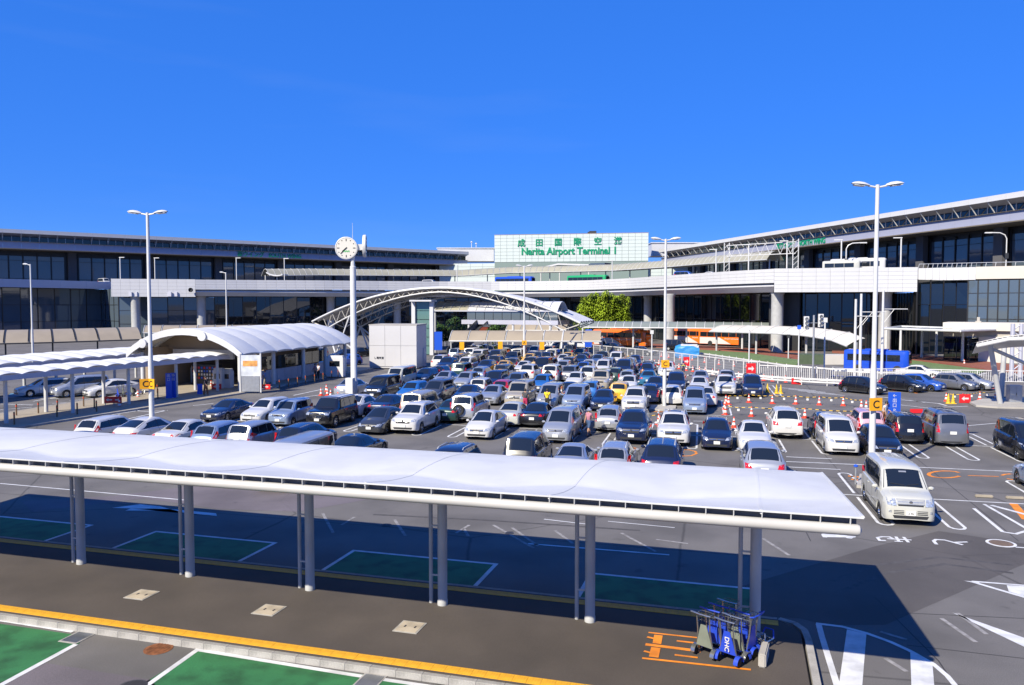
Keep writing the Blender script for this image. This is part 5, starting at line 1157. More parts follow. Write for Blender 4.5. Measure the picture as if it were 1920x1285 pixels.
# small lamps of the departures deck
def deck_lamp(px, ytop, Z, i, side):
    a = D(px, ytop, Z); t = thing('deck_lamp', '%s small lamp from the left on the %s of the elevated road' % (nth(i), side), 'lamp post', (a.x, a.y, 12.9), 0, 'lamps on the elevated road'); h = a.z - 12.9
    MB().tube([(0, 0, 0), (0, 0, h)], .12, 8).ob('pole', STEEL, t); MB().box((-.55 if px > 1000 else .55, 0, h), (1.4, .3, .16)).ob('lamp_head', STEEL, t)
for i, a in enumerate(((225, 483, 188), (290, 484, 190), (443, 484, 198), (533, 485, 200), (857, 497, 214))): deck_lamp(a[0], a[1], a[2], i + 1, 'left part')
for i, a in enumerate(((1148, 489, 196), (1343, 468, 150), (1404, 459, 143), (1476, 452, 138), (1578, 450, 136), (1690, 446, 135))): deck_lamp(a[0], a[1], a[2], i + 1, 'right part')
for px, y, Z, w in ((1587, 456, 136, 'left'), (1888, 436, 130, 'right')):
    a = D(px, y, Z); s = 1 if w == 'left' else -1; t = thing('curved_lamp', 'curved-arm road lamp on the elevated road, %s one of two' % w, 'lamp post', (a.x, a.y, 12.9), 0, 'curved road lamps'); h = a.z - 12.9
    MB().tube([(0, 0, 0), (0, 0, h - 1), (s * .3, 0, h - .4), (s * 1, 0, h - .05), (s * 2.2, 0, h)], .09, 8).ob('pole', STEEL, t); MB().box((s * 2.7, 0, h), (1.1, .35, .18)).ob('lamp_head', STEEL, t); MB().box((0, -.2, h * .45), (.5, .2, .9)).ob('signal_box', DARK, t)
# sign gantry on the deck
ga, gb = D(1363, 462, 146), D(1492, 466, 137); t = thing('sign_gantry', 'white lattice sign gantry standing on the elevated road', 'gantry')
for q in (ga, gb):
    for dx in (-.45, .45): MB().tube([(q.x + dx, q.y, 12.9), (q.x + dx, q.y, 19.4)], .09, 6).ob('leg', STEEL, t)
    m = MB()
    for k in range(7): m.tube([(q.x - .45, q.y, 13 + k * .9), (q.x + .45, q.y, 13.9 + k * .9)], .04, 5)
    m.ob('leg_lattice', STEEL, t)
for dz in (18.9, 16.9): MB().tube([(ga.x, ga.y, dz), (gb.x, gb.y, dz)], .08, 6).ob('chord', STEEL, t)
m = MB()
for k in range(14): p = ga.lerp(gb, k / 14); q = ga.lerp(gb, (k + 1) / 14); m.tube([(p.x, p.y, 16.9 if k % 2 else 18.9), (q.x, q.y, 18.9 if k % 2 else 16.9)], .05, 5)
m.ob('web', STEEL, t)
# ---------------------------------------------------------------- cones and bars
CW = mat('cone_white', (.75, .75, .74), .5)
cmesh = MB(); cmesh.lathe([(.15, .02), (.12, .18)], 12).lathe([(.088, .34), (.07, .46)], 12).lathe([(.045, .6), (.03, .7), (0, .71)], 12); cmesh.box((0, 0, .02), (.38, .38, .04)); cred = cmesh.mesh('cone_body')
cwh = MB().lathe([(.12, .18), (.088, .34)], 12).mesh('stripe'); cwh2 = MB().lathe([(.07, .46), (.045, .6)], 12).mesh('stripe')
PLCS = [('before the white mesh fence', [(1218, 683.5), (1227, 684), (1235, 684.5), (1253, 690), (1264, 691.6), (1273, 692), (1287, 695), (1299, 697), (1311.5, 698), (1322, 699), (1336, 703), (1347, 705), (1385, 709), (1432, 714), (1448, 715), (1473, 717), (1501, 721)]),
 ('beyond the white mesh fence', [(1240, 669), (1254, 671), (1275, 674), (1298, 676), (1321, 680), (1348, 684), (1376, 687), (1400, 690)]),
 ('in the far rope line', [(1361, 757), (1366, 759), (1404, 755), (1448, 757), (1492, 758), (1536, 759.6), (1581, 761), (1615, 766.6), (1624, 768)]),
 ('in the near rope line', [(1235, 796), (1237, 800), (1360, 778), (1359, 768), (1376, 802), (1409, 781), (1509, 784)]),
 ('before the rental cars', [(1621, 732.7), (1634, 734), (1676, 733), (1686, 731), (1691, 731.6), (1704, 731.6), (1743, 731.6), (1784, 729), (1799, 728.5), (1823, 728.5), (1842, 728), (1858, 728.5), (1877, 728)]),
 ('in the short rope line at right', [(1774, 752.6), (1805, 754), (1837, 750), (1866, 749.5)]),
 ('near the clock post', [(602, 742), (612, 735), (614, 742), (620, 745), (634, 745), (696, 683), (702, 683)]),
 ('beside the walkway at left', [(259, 747), (224, 765), (396, 727)]),
 ('by the porch at far right', [(1808, 684)])]
proto = None
for place_, L in PLCS:
    for i, (px, py) in enumerate(L):
        lab = 'red traffic cone, %s from left %s' % (nth(i + 1), place_)
        if len(L) == 1: lab = 'red and white traffic cone standing %s' % place_
        p = G(px, py)
        if proto is None:
            proto = thing('traffic_cone', lab, 'cone', p, .1, 'red traffic cones'); place('cone_body', cred, CONE, proto); place('stripe', cwh, CW, proto); place('stripe', cwh2, CW, proto)
        else: dup(proto, p, random.uniform(0, 1.5), lab)
# yellow-black cones
YB = mat('cone_yellow', (.8, .5, .02), .5)
for i, (px, py) in enumerate(((1439, 736), (1456, 738), (1464, 738), (1597, 732), (1605, 732), (1778, 757), (1787, 757))):
    t = thing('striped_cone', 'yellow and black striped cone, %s from left in the right half' % nth(i + 1), 'cone', G(px, py), 0, 'yellow and black cones'); b = MB().lathe([(.17, .02), (.03, .8), (0, .81)], 12).box((0, 0, .02), (.4, .4, .05)).ob('cone_body', YB, t)
    for k in range(3):
        m = MB(); pts = [((.172 - .175 * (.15 + k * .22 + s * .012)) * cos(s * .5), (.172 - .175 * (.15 + k * .22 + s * .012)) * sin(s * .5), .02 + .78 * (.15 + k * .22 + s * .012)) for s in range(13)]; m.tube(pts, .022, 4); m.ob('stripe', INK, b)
BARY = mat('bar_yellow', (.8, .5, .03), .5)
def bar_line(pp, lab):
    t = thing('cone_bar', lab, 'barrier bar', group='striped bars between cones'); n = 0
    for a, b in zip(pp, pp[1:]):
        A, B = G(*a) + Vector((0, 0, .66)), G(*b) + Vector((0, 0, .66)); k = max(4, int((B - A).length / .22))
        for i in range(k):
            u, v = A.lerp(B, i / k), A.lerp(B, (i + 1) / k); sg = lambda s: Vector((0, 0, -.08 * sin(pi * s)))
            MB().tube([u + sg(i / k), v + sg((i + 1) / k)], .025, 5).ob('bar_segment', BARY if i % 2 else INK, t)
        c = A.lerp(B, .5); MB().box(c + Vector((0, 0, -.25)), (.16, .03, .16)).ob('tag', CW, t)
bar_line([(1361, 757), (1404, 755), (1448, 757), (1492, 758), (1536, 759.6), (1581, 761), (1615, 766.6)], 'striped rope along the far cones over the empty stalls')
bar_line([(1360, 778), (1409, 781), (1509, 784), (1640, 789)], 'striped rope along the near cones over the empty stalls')
bar_line([(1774, 752.6), (1805, 754), (1837, 750), (1866, 749.5)], 'striped rope by the slanted white leg at right')
bar_line([(1784, 729), (1823, 728.5)], 'striped bar in front of the silver rental car'); bar_line([(1686, 731), (1704, 731.6)], 'striped bar in front of the dark rental car')
bar_line([(1202, 796), (1235, 796)], 'striped bar between the navy and white SUVs')
# ---------------------------------------------------------------- fences and guard rails
FM = mat('fence_mesh', (.42, .44, .47), .5, metal=.2)
def fence(name, lab, pp, h, kind, step, group=None):
    t = thing(name, lab, 'fence', group=group); P = resample([G(*q) for q in pp], step)
    pm_ = MB().box((0, 0, h / 2), (.08, .08, h)).mesh('post')
    for i, p in enumerate(P): place('post', pm_, WHITE, t, p)
    for a, b in zip(P, P[1:]):
        d = b - a; L = d.length; ang = atan2(d.y, d.x)
        if kind == 'mesh':
            m = MB(); n = 12
            for k in range(1, n): m.box((L * k / n, 0, h * .52), (.02, .02, h * .86))
            for k in range(6): m.box((L / 2, 0, h * (.1 + .17 * k)), (L, .018, .018))
            o = m.ob('mesh_panel', FM, t)
        elif kind == 'baluster':
            m = MB(); n = max(4, int(L / .2))
            for k in range(1, n): m.box((L * k / n, 0, h * .5), (.045, .045, h * .8))
            o = m.ob('baluster_panel', WHITE, t)
        else:
            m = MB(); m.box((L / 2, -.07, h * .78), (L, .05, .18)); m.box((L / 2, -.07, h * .45), (L, .05, .14)) if kind == 'guard2' else None
            o = m.ob('rail', WHITE, t)
        o.location = a; o.rotation_euler = (0, 0, ang)
        if kind in ('mesh', 'baluster'):
            o = MB().box((L / 2, 0, h), (L, .1, .09)).box((L / 2, 0, h * .08), (L, .08, .07)).ob('rail', WHITE, t); o.location = a; o.rotation_euler = (0, 0, ang)
fence('mesh_fence', 'white mesh fence slanting along the far right edge of the car park', [(1113, 668), (1180, 676), (1240, 683), (1300, 692), (1390, 706), (1420, 709)], 1.75, 'mesh', 2.0)
fence('railing_fence', 'white baluster railing between car park and road in the right half', [(1424, 709), (1500, 713), (1560, 717), (1645, 718), (1700, 716)], 1.4, 'baluster', 2.6)
fence('railing_fence', 'white baluster railing behind the silver rental cars at right', [(1738, 714), (1800, 716), (1925, 718)], 1.2, 'baluster', 2.6)
fence('guard_rail', 'white guard rail curving along the far road beyond the fence', [(1288, 668), (1330, 673), (1400, 684), (1470, 695), (1560, 703), (1640, 706)], .85, 'guard', 2.2)
fence('guard_rail', 'low white guard rail in front of the baluster railing', [(1320, 706), (1400, 714), (1470, 720), (1600, 727)], .8, 'guard2', 2.4)
fence('guard_rail', 'white guard rail under the blue minibus', [(1560, 706), (1640, 711), (1720, 711), (1800, 709)], .9, 'guard', 2.4)
# bollards along the walkway at left
BRN = mat('bollard_brown', (.16, .09, .04), .6)
bl_ = [(27, 797), (31, 780), (72, 776), (107, 783), (108, 771), (145, 778), (157, 763), (177, 766), (181, 773), (296, 748), (295, 738), (524, 729), (541, 726), (558, 723), (573, 720), (590, 717), (606, 714), (622, 710), (634, 708)]
for i, q in enumerate(bl_):
    t = thing('bollard', 'thin brown bollard, %s from left along the walkway kerb' % nth(i + 1), 'bollard', G(*q, .1), 0, 'walkway bollards'); MB().lathe([(.05, 0), (.05, .82), (.035, .86), (0, .86)], 8).ob('shaft', BRN, t); MB().lathe([(.054, .66), (.054, .74)], 8).ob('band', CONE, t)
# ---------------------------------------------------------------- signs
def board(lab, p, w, h, z, m, rz=YAW, txt=None, ts=.3, tm=WHITE, posts=2, cat='sign', arrow=0, back=.06, stack=None, name='sign_board'):
    t = thing(name, lab, cat, p, rz, None)
    MB().box((0, 0, z + h / 2), (w, back, h)).ob('panel', m, t)
    if posts: 
        for x in ((-w * .42, w * .42) if posts == 2 else (0,)): MB().tube([(x, .05, 0), (x, .05, z + h * .9)], .03, 6).ob('post', GALV, t)
    if txt: text(txt, ts, tm, t, (0, -back / 2 - .005, z + h / 2), (0, -1), .01)
    if stack:
        for i, c in enumerate(stack): text(c, ts, tm, t, (0, -back / 2 - .005, z + h - ts * (.75 + i * 1.08)), (0, -1), .01)
    if arrow:
        m2 = MB(); y = -back / 2 - .004; zc = z + h / 2; s = arrow * w * .32; a = h * .26
        m2.add([(-s, y, zc - a * .35), (s * .2, y, zc - a * .35), (s * .2, y, zc - a), (s, y, zc), (s * .2, y, zc + a), (s * .2, y, zc + a * .35), (-s, y, zc + a * .35)], [tuple(range(7))]); m2.ob('arrow', WHITE, t)
    return t
board('red board with white right arrow on the fence behind the guard', G(1287, 694), .75, 1.1, .5, REDM, arrow=1); board('large red board with white right arrow above the navy minivan', G(1408, 711), 1.0, 1.15, .55, REDM, arrow=1)
board('small red arrow board on the ground by the guard rail', G(1493, 721), .95, .6, .03, REDM, arrow=1, posts=0)
board('red and white folding notice on the ground by the short rope line', G(1809, 756), .9, .7, .02, REDM, arrow=-1, posts=0)
board('red left-arrow barrier sign beside the walkway at left', G(205, 762, .1), .75, .5, .25, REDM, arrow=-1); board('red right-arrow barrier sign beside the walkway at left', G(221, 762, .1), .6, .5, .25, REDM, arrow=1)
board('low red notice at the entrance of the payment hall', G(406, 731, .1), .9, .5, .05, REDM, arrow=-1, posts=0); board('low red notice right of the information map', G(499, 731), .8, .45, .05, REDM, arrow=1, posts=0)
board('small red banner on the ground right of the nearest blue sign', G(1718, 776), .9, .3, .05, REDM, posts=0)
board('tall blue exit sign with white lettering beside the C lamp post', G(1676, 800), .8, 1.9, .35, BLUEM, stack=['←', '出', '口', 'P', 'C'], ts=.3, posts=2)
board('blue pedestrian sign on a thin post right of the kiosk', G(822, 678), 1.1, 2.6, 1.6, BLUEM, posts=1); board('blue bus stop sign at the right end of the walkway canopy', G(1103, 668), 1.1, 2.8, 1.4, BLUEM, posts=1)
board('blue vertical banner pillar at the walkway kerb, left of a pair', G(317, 748, .1), .5, 2.1, .05, BLUEM, posts=0, stack=['出', '口'], ts=.3); board('blue vertical banner pillar at the walkway kerb, right of a pair', G(326, 747, .1), .4, 2.1, .05, BLUEM, posts=0, stack=['事', '前'], ts=.3)
board('small blue and white sign on the kerb before the payment hall', G(375, 742), .45, 1.0, .03, BLUEM, posts=0)
MAPM = mat('map_print', (.62, .66, .72), .4, var=.25, vscale=1.6)
t = board('tall information map board in front of the payment hall', G(470, 736, .1), 1.75, 1.9, 1.45, MAPM, rz=.25); MB().box((0, -.035, 2.6), (1.3, .01, .5)).ob('map_banner', mat('map_orange', (.75, .35, .1), .5, var=.3, vscale=3), t); MB().box((0, 0, .75), (1.6, .08, 1.35)).ob('lower_panel', GALV, t)
for x in (-.92, .92): MB().box((x, 0, 1.75), (.12, .14, 3.5)).ob('frame', STEEL, t)
for i, (px, py) in enumerate(((866, 688), (938, 686), (1016, 688))): board('orange number board on the walkway canopy post, %s from left' % nth(i + 1), G(px, py), .6, 1.0, 2.2, YEL, posts=1)
# machines under the hall
def cabinet(px, py, w, h, d, lab, m=WHITE, rz=.1):
    t = thing('ticket_machine', lab, 'machine', G(px, py, .12), rz); MB().box((0, 0, h / 2), (w, d, h)).ob('case', m, t); MB().box((0, -d / 2 - .01, h * .68), (w * .6, .03, h * .28)).ob('screen', BGLASS, t); MB().box((0, 0, h + .1), (w * .9, d * .7, .2)).ob('header', WHITE, t)
cabinet(411, 728, .9, 1.7, .7, 'grey ticket machine inside the payment hall'); cabinet(428, 727, .8, 1.6, .7, 'pale ticket machine with leaning bar in the payment hall'); cabinet(630, 706, 1.9, 2.1, .8, 'white machine with dark slots at the rear of the payment hall'); cabinet(368, 717, .9, 1.5, .5, 'white notice stand before the vending machines')
vm = thing('vending_machine', 'dark lit vending machines inside the payment hall', 'vending machine', (-47.3, 68.2, .12)); MB().box((0, 0, 1), (2.8, .8, 2)).ob('case', DARK, vm)
rr = random.Random(4)
for a in range(9):
    for b in range(4): MB().box((-1.2 + a * .3, -.41, .7 + b * .33), (.16, .03, .2)).ob('bottle_row', [REDM, BLUEM, WHITE, YEL][rr.randrange(4)], vm)
# utility poles and traffic lights right
for i, (px, py, h) in enumerate(((1602, 706, 8.6), (1612, 706, 9.2), (1653, 702, 9.6))):
    t = thing('utility_pole', 'slim pale utility pole, %s from left near the blue minibus' % nth(i + 1), 'pole', G(px, py), 0, 'utility poles'); MB().tube([(0, 0, 0), (0, 0, h)], [.17, .13], 10).ob('shaft', STEEL, t); MB().tube([(0, 0, h * .78), (2.6, 0, h * .78)], .05, 6).ob('crossarm', STEEL, t); MB().tube([(0, 0, h * .6), (1.2, 0, h * .78)], .035, 6).ob('brace', STEEL, t)
t = thing('traffic_light', 'pair of pale traffic signal heads on a slim post', 'traffic light', G(1524, 716)); MB().tube([(0, 0, 0), (0, 0, 6.9)], .1, 8).ob('post', GALV, t)
for x in (-.75, .65):
    b = MB().box((x, -.1, 6.1 + (.25 if x > 0 else 0)), (.5, .35, 1.35)).ob('signal_head', STEEL, t)
    for k in range(3): MB().lathe([(.17, -.3), (.17, 0), (0, .0)], 10, (x, -.28, 5.68 + k * .42 + (.25 if x > 0 else 0)), 'Y').ob('hood', STEEL, b)
for x in (-.75, .65): MB().bar((0, 0, 6.1), (x, 0, 6.1), .05).ob('arm', GALV, t)
for i, (px, py, h) in enumerate(((1497, 690, 5.4), (1545, 712, 6.6), (1404, 702, 5.6), (1222, 684, 4.6), (1478, 673, 3.6))):
    t = thing('sign_post', 'slim road post, %s of those near the traffic signals' % nth(i + 1), 'post', G(px, py), 0, 'road posts'); MB().tube([(0, 0, 0), (0, 0, h)], .08, 8).ob('shaft', STEEL, t); MB().box((0, -.05, h - .25), (.45, .12, .5)).ob('plate', [BLUEM, STEEL, WHITE, STEEL, DARK][i], t)
t = thing('tunnel_parapet', 'dark green and cream concrete ramp wall by the traffic signals', 'wall'); a, b, c = G(1498, 683), G(1546, 684), G(1584, 684)
MB().prism([flat(a), flat(b), flat(b) + Vector((.5, 3)), flat(a) + Vector((.5, 3))], 0, 1.3).ob('green_wall', mat('dark_green_wall', (.06, .09, .05), .8, var=.1), t); MB().prism([flat(b) + Vector((.02, 0)), flat(c), flat(c) + Vector((.5, 3)), flat(b) + Vector((.52, 3))], 0, 1.25).ob('cream_wall', CREAM, t)
# blue sheeted load
t = thing('sheeted_load', 'load under blue and white sheets on the far road', 'load', G(1288, 672)); bm = bmesh.new(); bmesh.ops.create_icosphere(bm, subdivisions=3, radius=1)
R = random.Random(2)
for v in bm.verts: v.co = Vector((max(-1, min(1, v.co.x * 1.5)) * 1.75, max(-1, min(1, v.co.y * 1.5)) * 1.0, max(0, (v.co.z + .6)) * 1.35)) + Vector((R.uniform(-.06, .06), R.uniform(-.06, .06), R.uniform(-.04, .04)))
me = bpy.data.meshes.new('sheet'); bm.to_mesh(me); bm.free(); place('blue_sheet', me, mat('blue_sheet', (.03, .25, .62), .5, var=.1), t); MB().box((.3, 0, 2.0), (2.4, 1.7, .2)).box((1.2, 0, 1.8), (1, 1.6, .3)).ob('white_sheet', WHITE, t)
# white framed canopy with slanted leg at far right
t = thing('slanted_canopy', 'white tube-framed canopy on a slanted leg at the right edge', 'canopy'); ft = G(1876, 760); tp_ = D(1856, 646, 60.5)
MB().tube([ft, tp_ + Vector((0, 0, .1))], .19, 12).ob('leg', STEEL, t)
ea, eb = D(1832, 649, 59.5), D(1990, 634, 56); MB().tube([ea, ea.lerp(eb, .4) + Vector((0, 0, .28)), eb], .16, 12).ob('front_tube', STEEL, t)
n = 16; MB().slab([[ea.lerp(eb, k / n) + Vector((0, 0, .28 + .25 * sin(pi * k / n))) for k in range(n + 1)], [ea.lerp(eb, k / n) + Vector((1.5, 6, -.9 + .25 * sin(pi * k / n))) for k in range(n + 1)]], (0, 0, -.04)).ob('membrane', PTFE, t)
for k in range(n): p = ea.lerp(eb, k / n) + Vector((0, 0, .1 + .25 * sin(pi * k / n))); MB().box(p, (.04, .2, .25)).ob('bracket', STEEL, t)
MB().tube([tp_ + Vector((.3, 0, -.4)), tp_ + Vector((3.5, 3, -1.6)), tp_ + Vector((9, 7, -2.2))], .14, 10).ob('strut', STEEL, t); MB().tube([D(1884, 640, 66), D(1884, 640, 66) + Vector((-.2, 0, -6))], .2, 10).ob('rear_post', COLM, t)
for px in (1896, 1912): p = G(px, 716); MB().tube([p, p + Vector((0, 0, 6))], .22, 8).ob('lattice_leg', FASC, t)
m = MB(); p, q = G(1896, 716), G(1912, 716)
for k in range(8): m.tube([(p.x if k % 2 else q.x, p.y, .4 + k * .7), (q.x if k % 2 else p.x, q.y, 1.1 + k * .7)], .06, 5)
m.ob('lattice', FASC, t)
t = thing('steel_cabinet', 'pale two-door steel cabinet beside the slanted leg', 'cabinet', G(1901, 757), .1); MB().box((0, 0, .75), (.95, .6, 1.5)).ob('case', GALV, t)
for x in (-.235, .235): MB().box((x, -.31, .75), (.45, .02, 1.4)).ob('door', GALV, t)
MB().box((.03, -.33, .8), (.03, .03, .2)).ob('handle', DARK, t); raised('traffic_island', [(1818, 757), (1840, 751), (1925, 748), (1960, 752), (1960, 768), (1870, 766), (1830, 763)], CONC, .14)
raised('lamp_island', [(1217, 770), (1222, 762), (1268, 763), (1266, 771)], CONC, .12); raised('lamp_island', [(1606, 915), (1612, 893), (1660, 897), (1665, 920)], CONC, .12)
# short chromed bollards at the near lamp
for i, q in enumerate(((1604, 908), (1624, 902))):
    t = thing('short_post', 'short metal post by the near lamp island, %s one' % ('left', 'right')[i], 'post', G(*q)); MB().tube([(0, 0, 0), (0, 0, .8)], .04, 8).ob('shaft', GALV, t); MB().lathe([(.09, -.02), (.09, .05), (0, .09)], 10, (0, 0, .8)).ob('cap', BLUEM, t)
# ---------------------------------------------------------------- buses and other vehicles
def bus(lab, p, rz, L, W, H, cm, style='coach', name='coach', z=0.0, txt=None):
    t = thing(name, lab, 'bus', (p.x, p.y, z), rz, None); st = [(0, .62, .9), (.06, .8, .96), (.25, .93, 1), (.7, 1, 1), (L - .3, 1, 1), (L - .05, .95, .97), (L, .85, .92)]
    def ring(s, wf_, hf): w = W / 2 * wf_; h = H * hf; return [(-w, s, .35), (w, s, .35), (w, s, h * .5), (w * .985, s, h * .82), (w * .93, s, h * .96), (w * .8, s, h), (-w * .8, s, h), (-w * .93, s, h * .96), (-w * .985, s, h * .82), (-w, s, h * .5)]
    b = MB().grid([ring(*q) for q in st], True, True); b.f.append(list(range(10))); b.smooth.append(False); b.f.append(list(reversed(range(len(b.v) - 10, len(b.v))))); b.smooth.append(False); b.ob('body', cm, t)
    MB().box((0, .02, H * .64), (W * .78, .18, H * .42)).ob('windscreen', CARGLASS, t); MB().box((0, L, H * .7), (W * .7, .08, H * .25)).ob('rear_window', CARGLASS, t)
    n = max(3, int(L / 1.6)); pw = (L - 1.3) / n
    for sg in (-1, 1):
        for i in range(n): MB().box((sg * W * .497, .9 + (i + .5) * pw, H * .68), (.05, pw - .06, H * .28)).ob('side_window', CARGLASS, t)
        for s in (1.8, L - 2.6): w = place('wheel', MB().lathe([(0, .12), (.28, .12), (.3, .14), (.48, .13), (.5, 0)], 16, axis='X').mesh('wheel'), BLACK, t, (sg * (W / 2 - .09), s if L > 8 else (1.2 if s < 3 else L - 1.6), .5)); w.rotation_euler = (0, 0, 0 if sg > 0 else pi)
        if style == 'orange':
            OW = paintm('white')
            sw = MB().add([(sg * (W / 2 + .004), L - .35, .4), (sg * (W / 2 + .004), L * .42, .4), (sg * (W / 2 + .004), L * .62, H * .5), (sg * (W / 2 + .004), L - .35, H * .5)], [(0, 1, 2, 3)]).ob('white_swoosh', OW, t)
            MB().add([(sg * (W / 2 + .004), .75, H * .5), (sg * (W / 2 + .004), 2.6, H * .5), (sg * (W / 2 + .004), 1.0, H * .3)], [(0, 1, 2)]).ob('white_swoosh', OW, t)
            if txt: text(txt, .42, WHITE, t, (sg * (W / 2 + .02), L * .4, H * .44), (sg, 0), .01)
    for x in (-.36, .36): MB().box((x * W, -.01, .75), (.4, .1, .2)).ob('headlight', HLM, t)
    MB().box((0, L / 2, H + .06), (W * .6, L * .35, .16)).ob('roof_unit', cm, t)
    return t
OR = mat('bus_orange', (.85, .17, .012), .3, coat=.8); BB = mat('bus_blue', (.01, .07, .55), .3, coat=.8)
bus('orange and white airport coach at the left bus bay', G(1216, 652), radians(62), 12, 2.5, 3.3, OR, 'orange', txt='Airport Limousine')
bus('orange and white airport coach at the middle bus bay', G(1358, 648), radians(62), 12, 2.5, 3.3, OR, 'orange', txt='Airport Limousine'); bus('orange and white airport coach at the right bus bay', G(1422, 651), radians(62), 12, 2.5, 3.3, OR, 'orange', txt='Airport Limousine')
t = bus('bright blue minibus on the road right of the utility poles', G(1706, 702), radians(70), 7, 2.05, 2.7, BB, 'plain', 'minibus'); None
def deck_pt(px, Z): p = atz(px, Z, 0); return p
bus('blue and white coach on the elevated road before the sign wall', deck_pt(1000, 226), radians(75), 12, 2.5, 3.2, BB, 'plain', z=12.97); bus('green coach on the elevated road right of the blue coach', deck_pt(1139, 214), radians(70), 12, 2.5, 3.2, mat('bus_green', (.02, .35, .12), .3, coat=.8), 'plain', z=12.97)
bus('white coach on the elevated road before the north wing, larger one', deck_pt(1660, 136), radians(70), 9, 2.4, 3.1, paintm('white'), 'plain', z=12.97); bus('white minibus on the elevated road beside the white coach', deck_pt(1612, 133), radians(70), 6, 2.1, 2.5, paintm('pearl white'), 'plain', 'minibus', z=12.97)
def carat(kind, col, p, rz, lab, z=0.0, lod=1, opts=(), group=None):
    c = car(kind, col, (p.x, p.y), rz, lab, lod, opts, group=group); c.location.z = z; return c
carat('box van', 'white', deck_pt(203, 203), radians(60), 'white van driving on the elevated road at left', 12.97); carat('van', 'white', deck_pt(822, 214), radians(80), 'white van on the elevated road above the arch', 12.97); carat('sedan', 'white', deck_pt(1355, 152), radians(75), 'white car on the elevated road below the gantry', 12.97); carat('van', 'blue', deck_pt(1305, 160), radians(70), 'blue and white van on the elevated road left of the gantry', 12.97)
# rental cars at right, nose to the right
for i, (px, py, k, c) in enumerate(((1658, 737, 'hatchback', 'black'), (1732, 733, 'hatchback', 'black'), (1769, 731, 'hatchback', 'blue'), (1832, 730, 'hatchback', 'grey'), (1863, 729, 'hatchback', 'silver'))):
    carat(k, c, G(px, py, .2), radians(50), '%s hatchback behind the cones, %s of five rental cars from left' % (c, nth(i + 1)), 0, 0, group='rental cars behind the cones')
carat('sedan', 'white', G(1770, 712), radians(62), 'white sedan passing behind the rental cars', 0, 1)
for px, py, k, c, lab in ((1295, 656, 'van', 'black', 'black van on the far road below the bus bay canopy'), (1172, 657, 'sedan', 'black', 'black taxi on the far road below the left orange coach'), (1228, 665, 'sedan', 'dark grey', 'dark taxi on the far road right of the left orange coach'), (1076, 655, 'sedan', 'navy', 'navy car on the far road behind the walkway canopy'), (1112, 652, 'sedan', 'white', 'white car on the far road by the blue bus stop sign'), (1085, 650, 'van', 'white', 'white van on the far road under the arch')):
    carat(k, c, G(px, py, .2), radians(68), lab, 0, 1)
# accessible-bay cars at left, noses to the left
for px, py, k, c, lab in ((30, 741, 'estate', 'white', 'white estate in the blue accessible bay, leftmost of three'), (98, 742, 'minivan', 'silver', 'silver minivan in the blue accessible bay, middle of three'), (160, 742, 'liftback', 'white', 'white liftback in the blue accessible bay, rightmost of three')):
    carat(k, c, G(px, py, .2), radians(-28), lab, 0, 0)
for wi, (px, py, k, c) in enumerate(((585, 690, 'sedan', 'white'), (622, 672, 'sedan', 'black'), (650, 668, 'sedan', 'black'), (630, 684, 'hatchback', 'blue'), (560, 676, 'van', 'beige'), (520, 690, 'sedan', 'white'))):
    carat(k, c, G(px, py, .2), radians(-25), '%s %s seen under the payment hall roof, %s' % (c, k, ('near the clock post', 'far back left', 'far back right', 'by the columns', 'behind the glass', 'leftmost')[wi]), 0, 2)
# ---------------------------------------------------------------- luggage trolleys by the last canopy column
QQ = lambda x, y: (1160 + x / 5.333, 1080 + y / 5.333)
def oline(pp, w, k): mb = MB(); ribbon(mb, [G(*QQ(*q), .15) for q in pp], w * 1.5, .156 + k * .001); struct(mb.ob('trolley_bay_marking', PAINTO))
for k, (pp, w) in enumerate((([(298, 568), (850, 627)], .045), ([(580, 652), (780, 675)], .05), ([(268, 687), (820, 757)], .085), ([(560, 793), (790, 821)], .05), ([(235, 826), (1322, 942)], .055), ([(398, 597), (382, 682)], .13), ([(372, 722), (350, 817)], .14), ([(285, 615), (372, 636)], .05), ([(252, 757), (342, 780)], .05))): oline(pp, w, k)
TB = mat('trolley_blue', (.02, .065, .55), .4); TS = mat('trolley_steel', (.42, .44, .46), .25, metal=.85, var=.1, vscale=8); TG = mat('trolley_panel_grey', (.20, .23, .19), .5, var=.1)
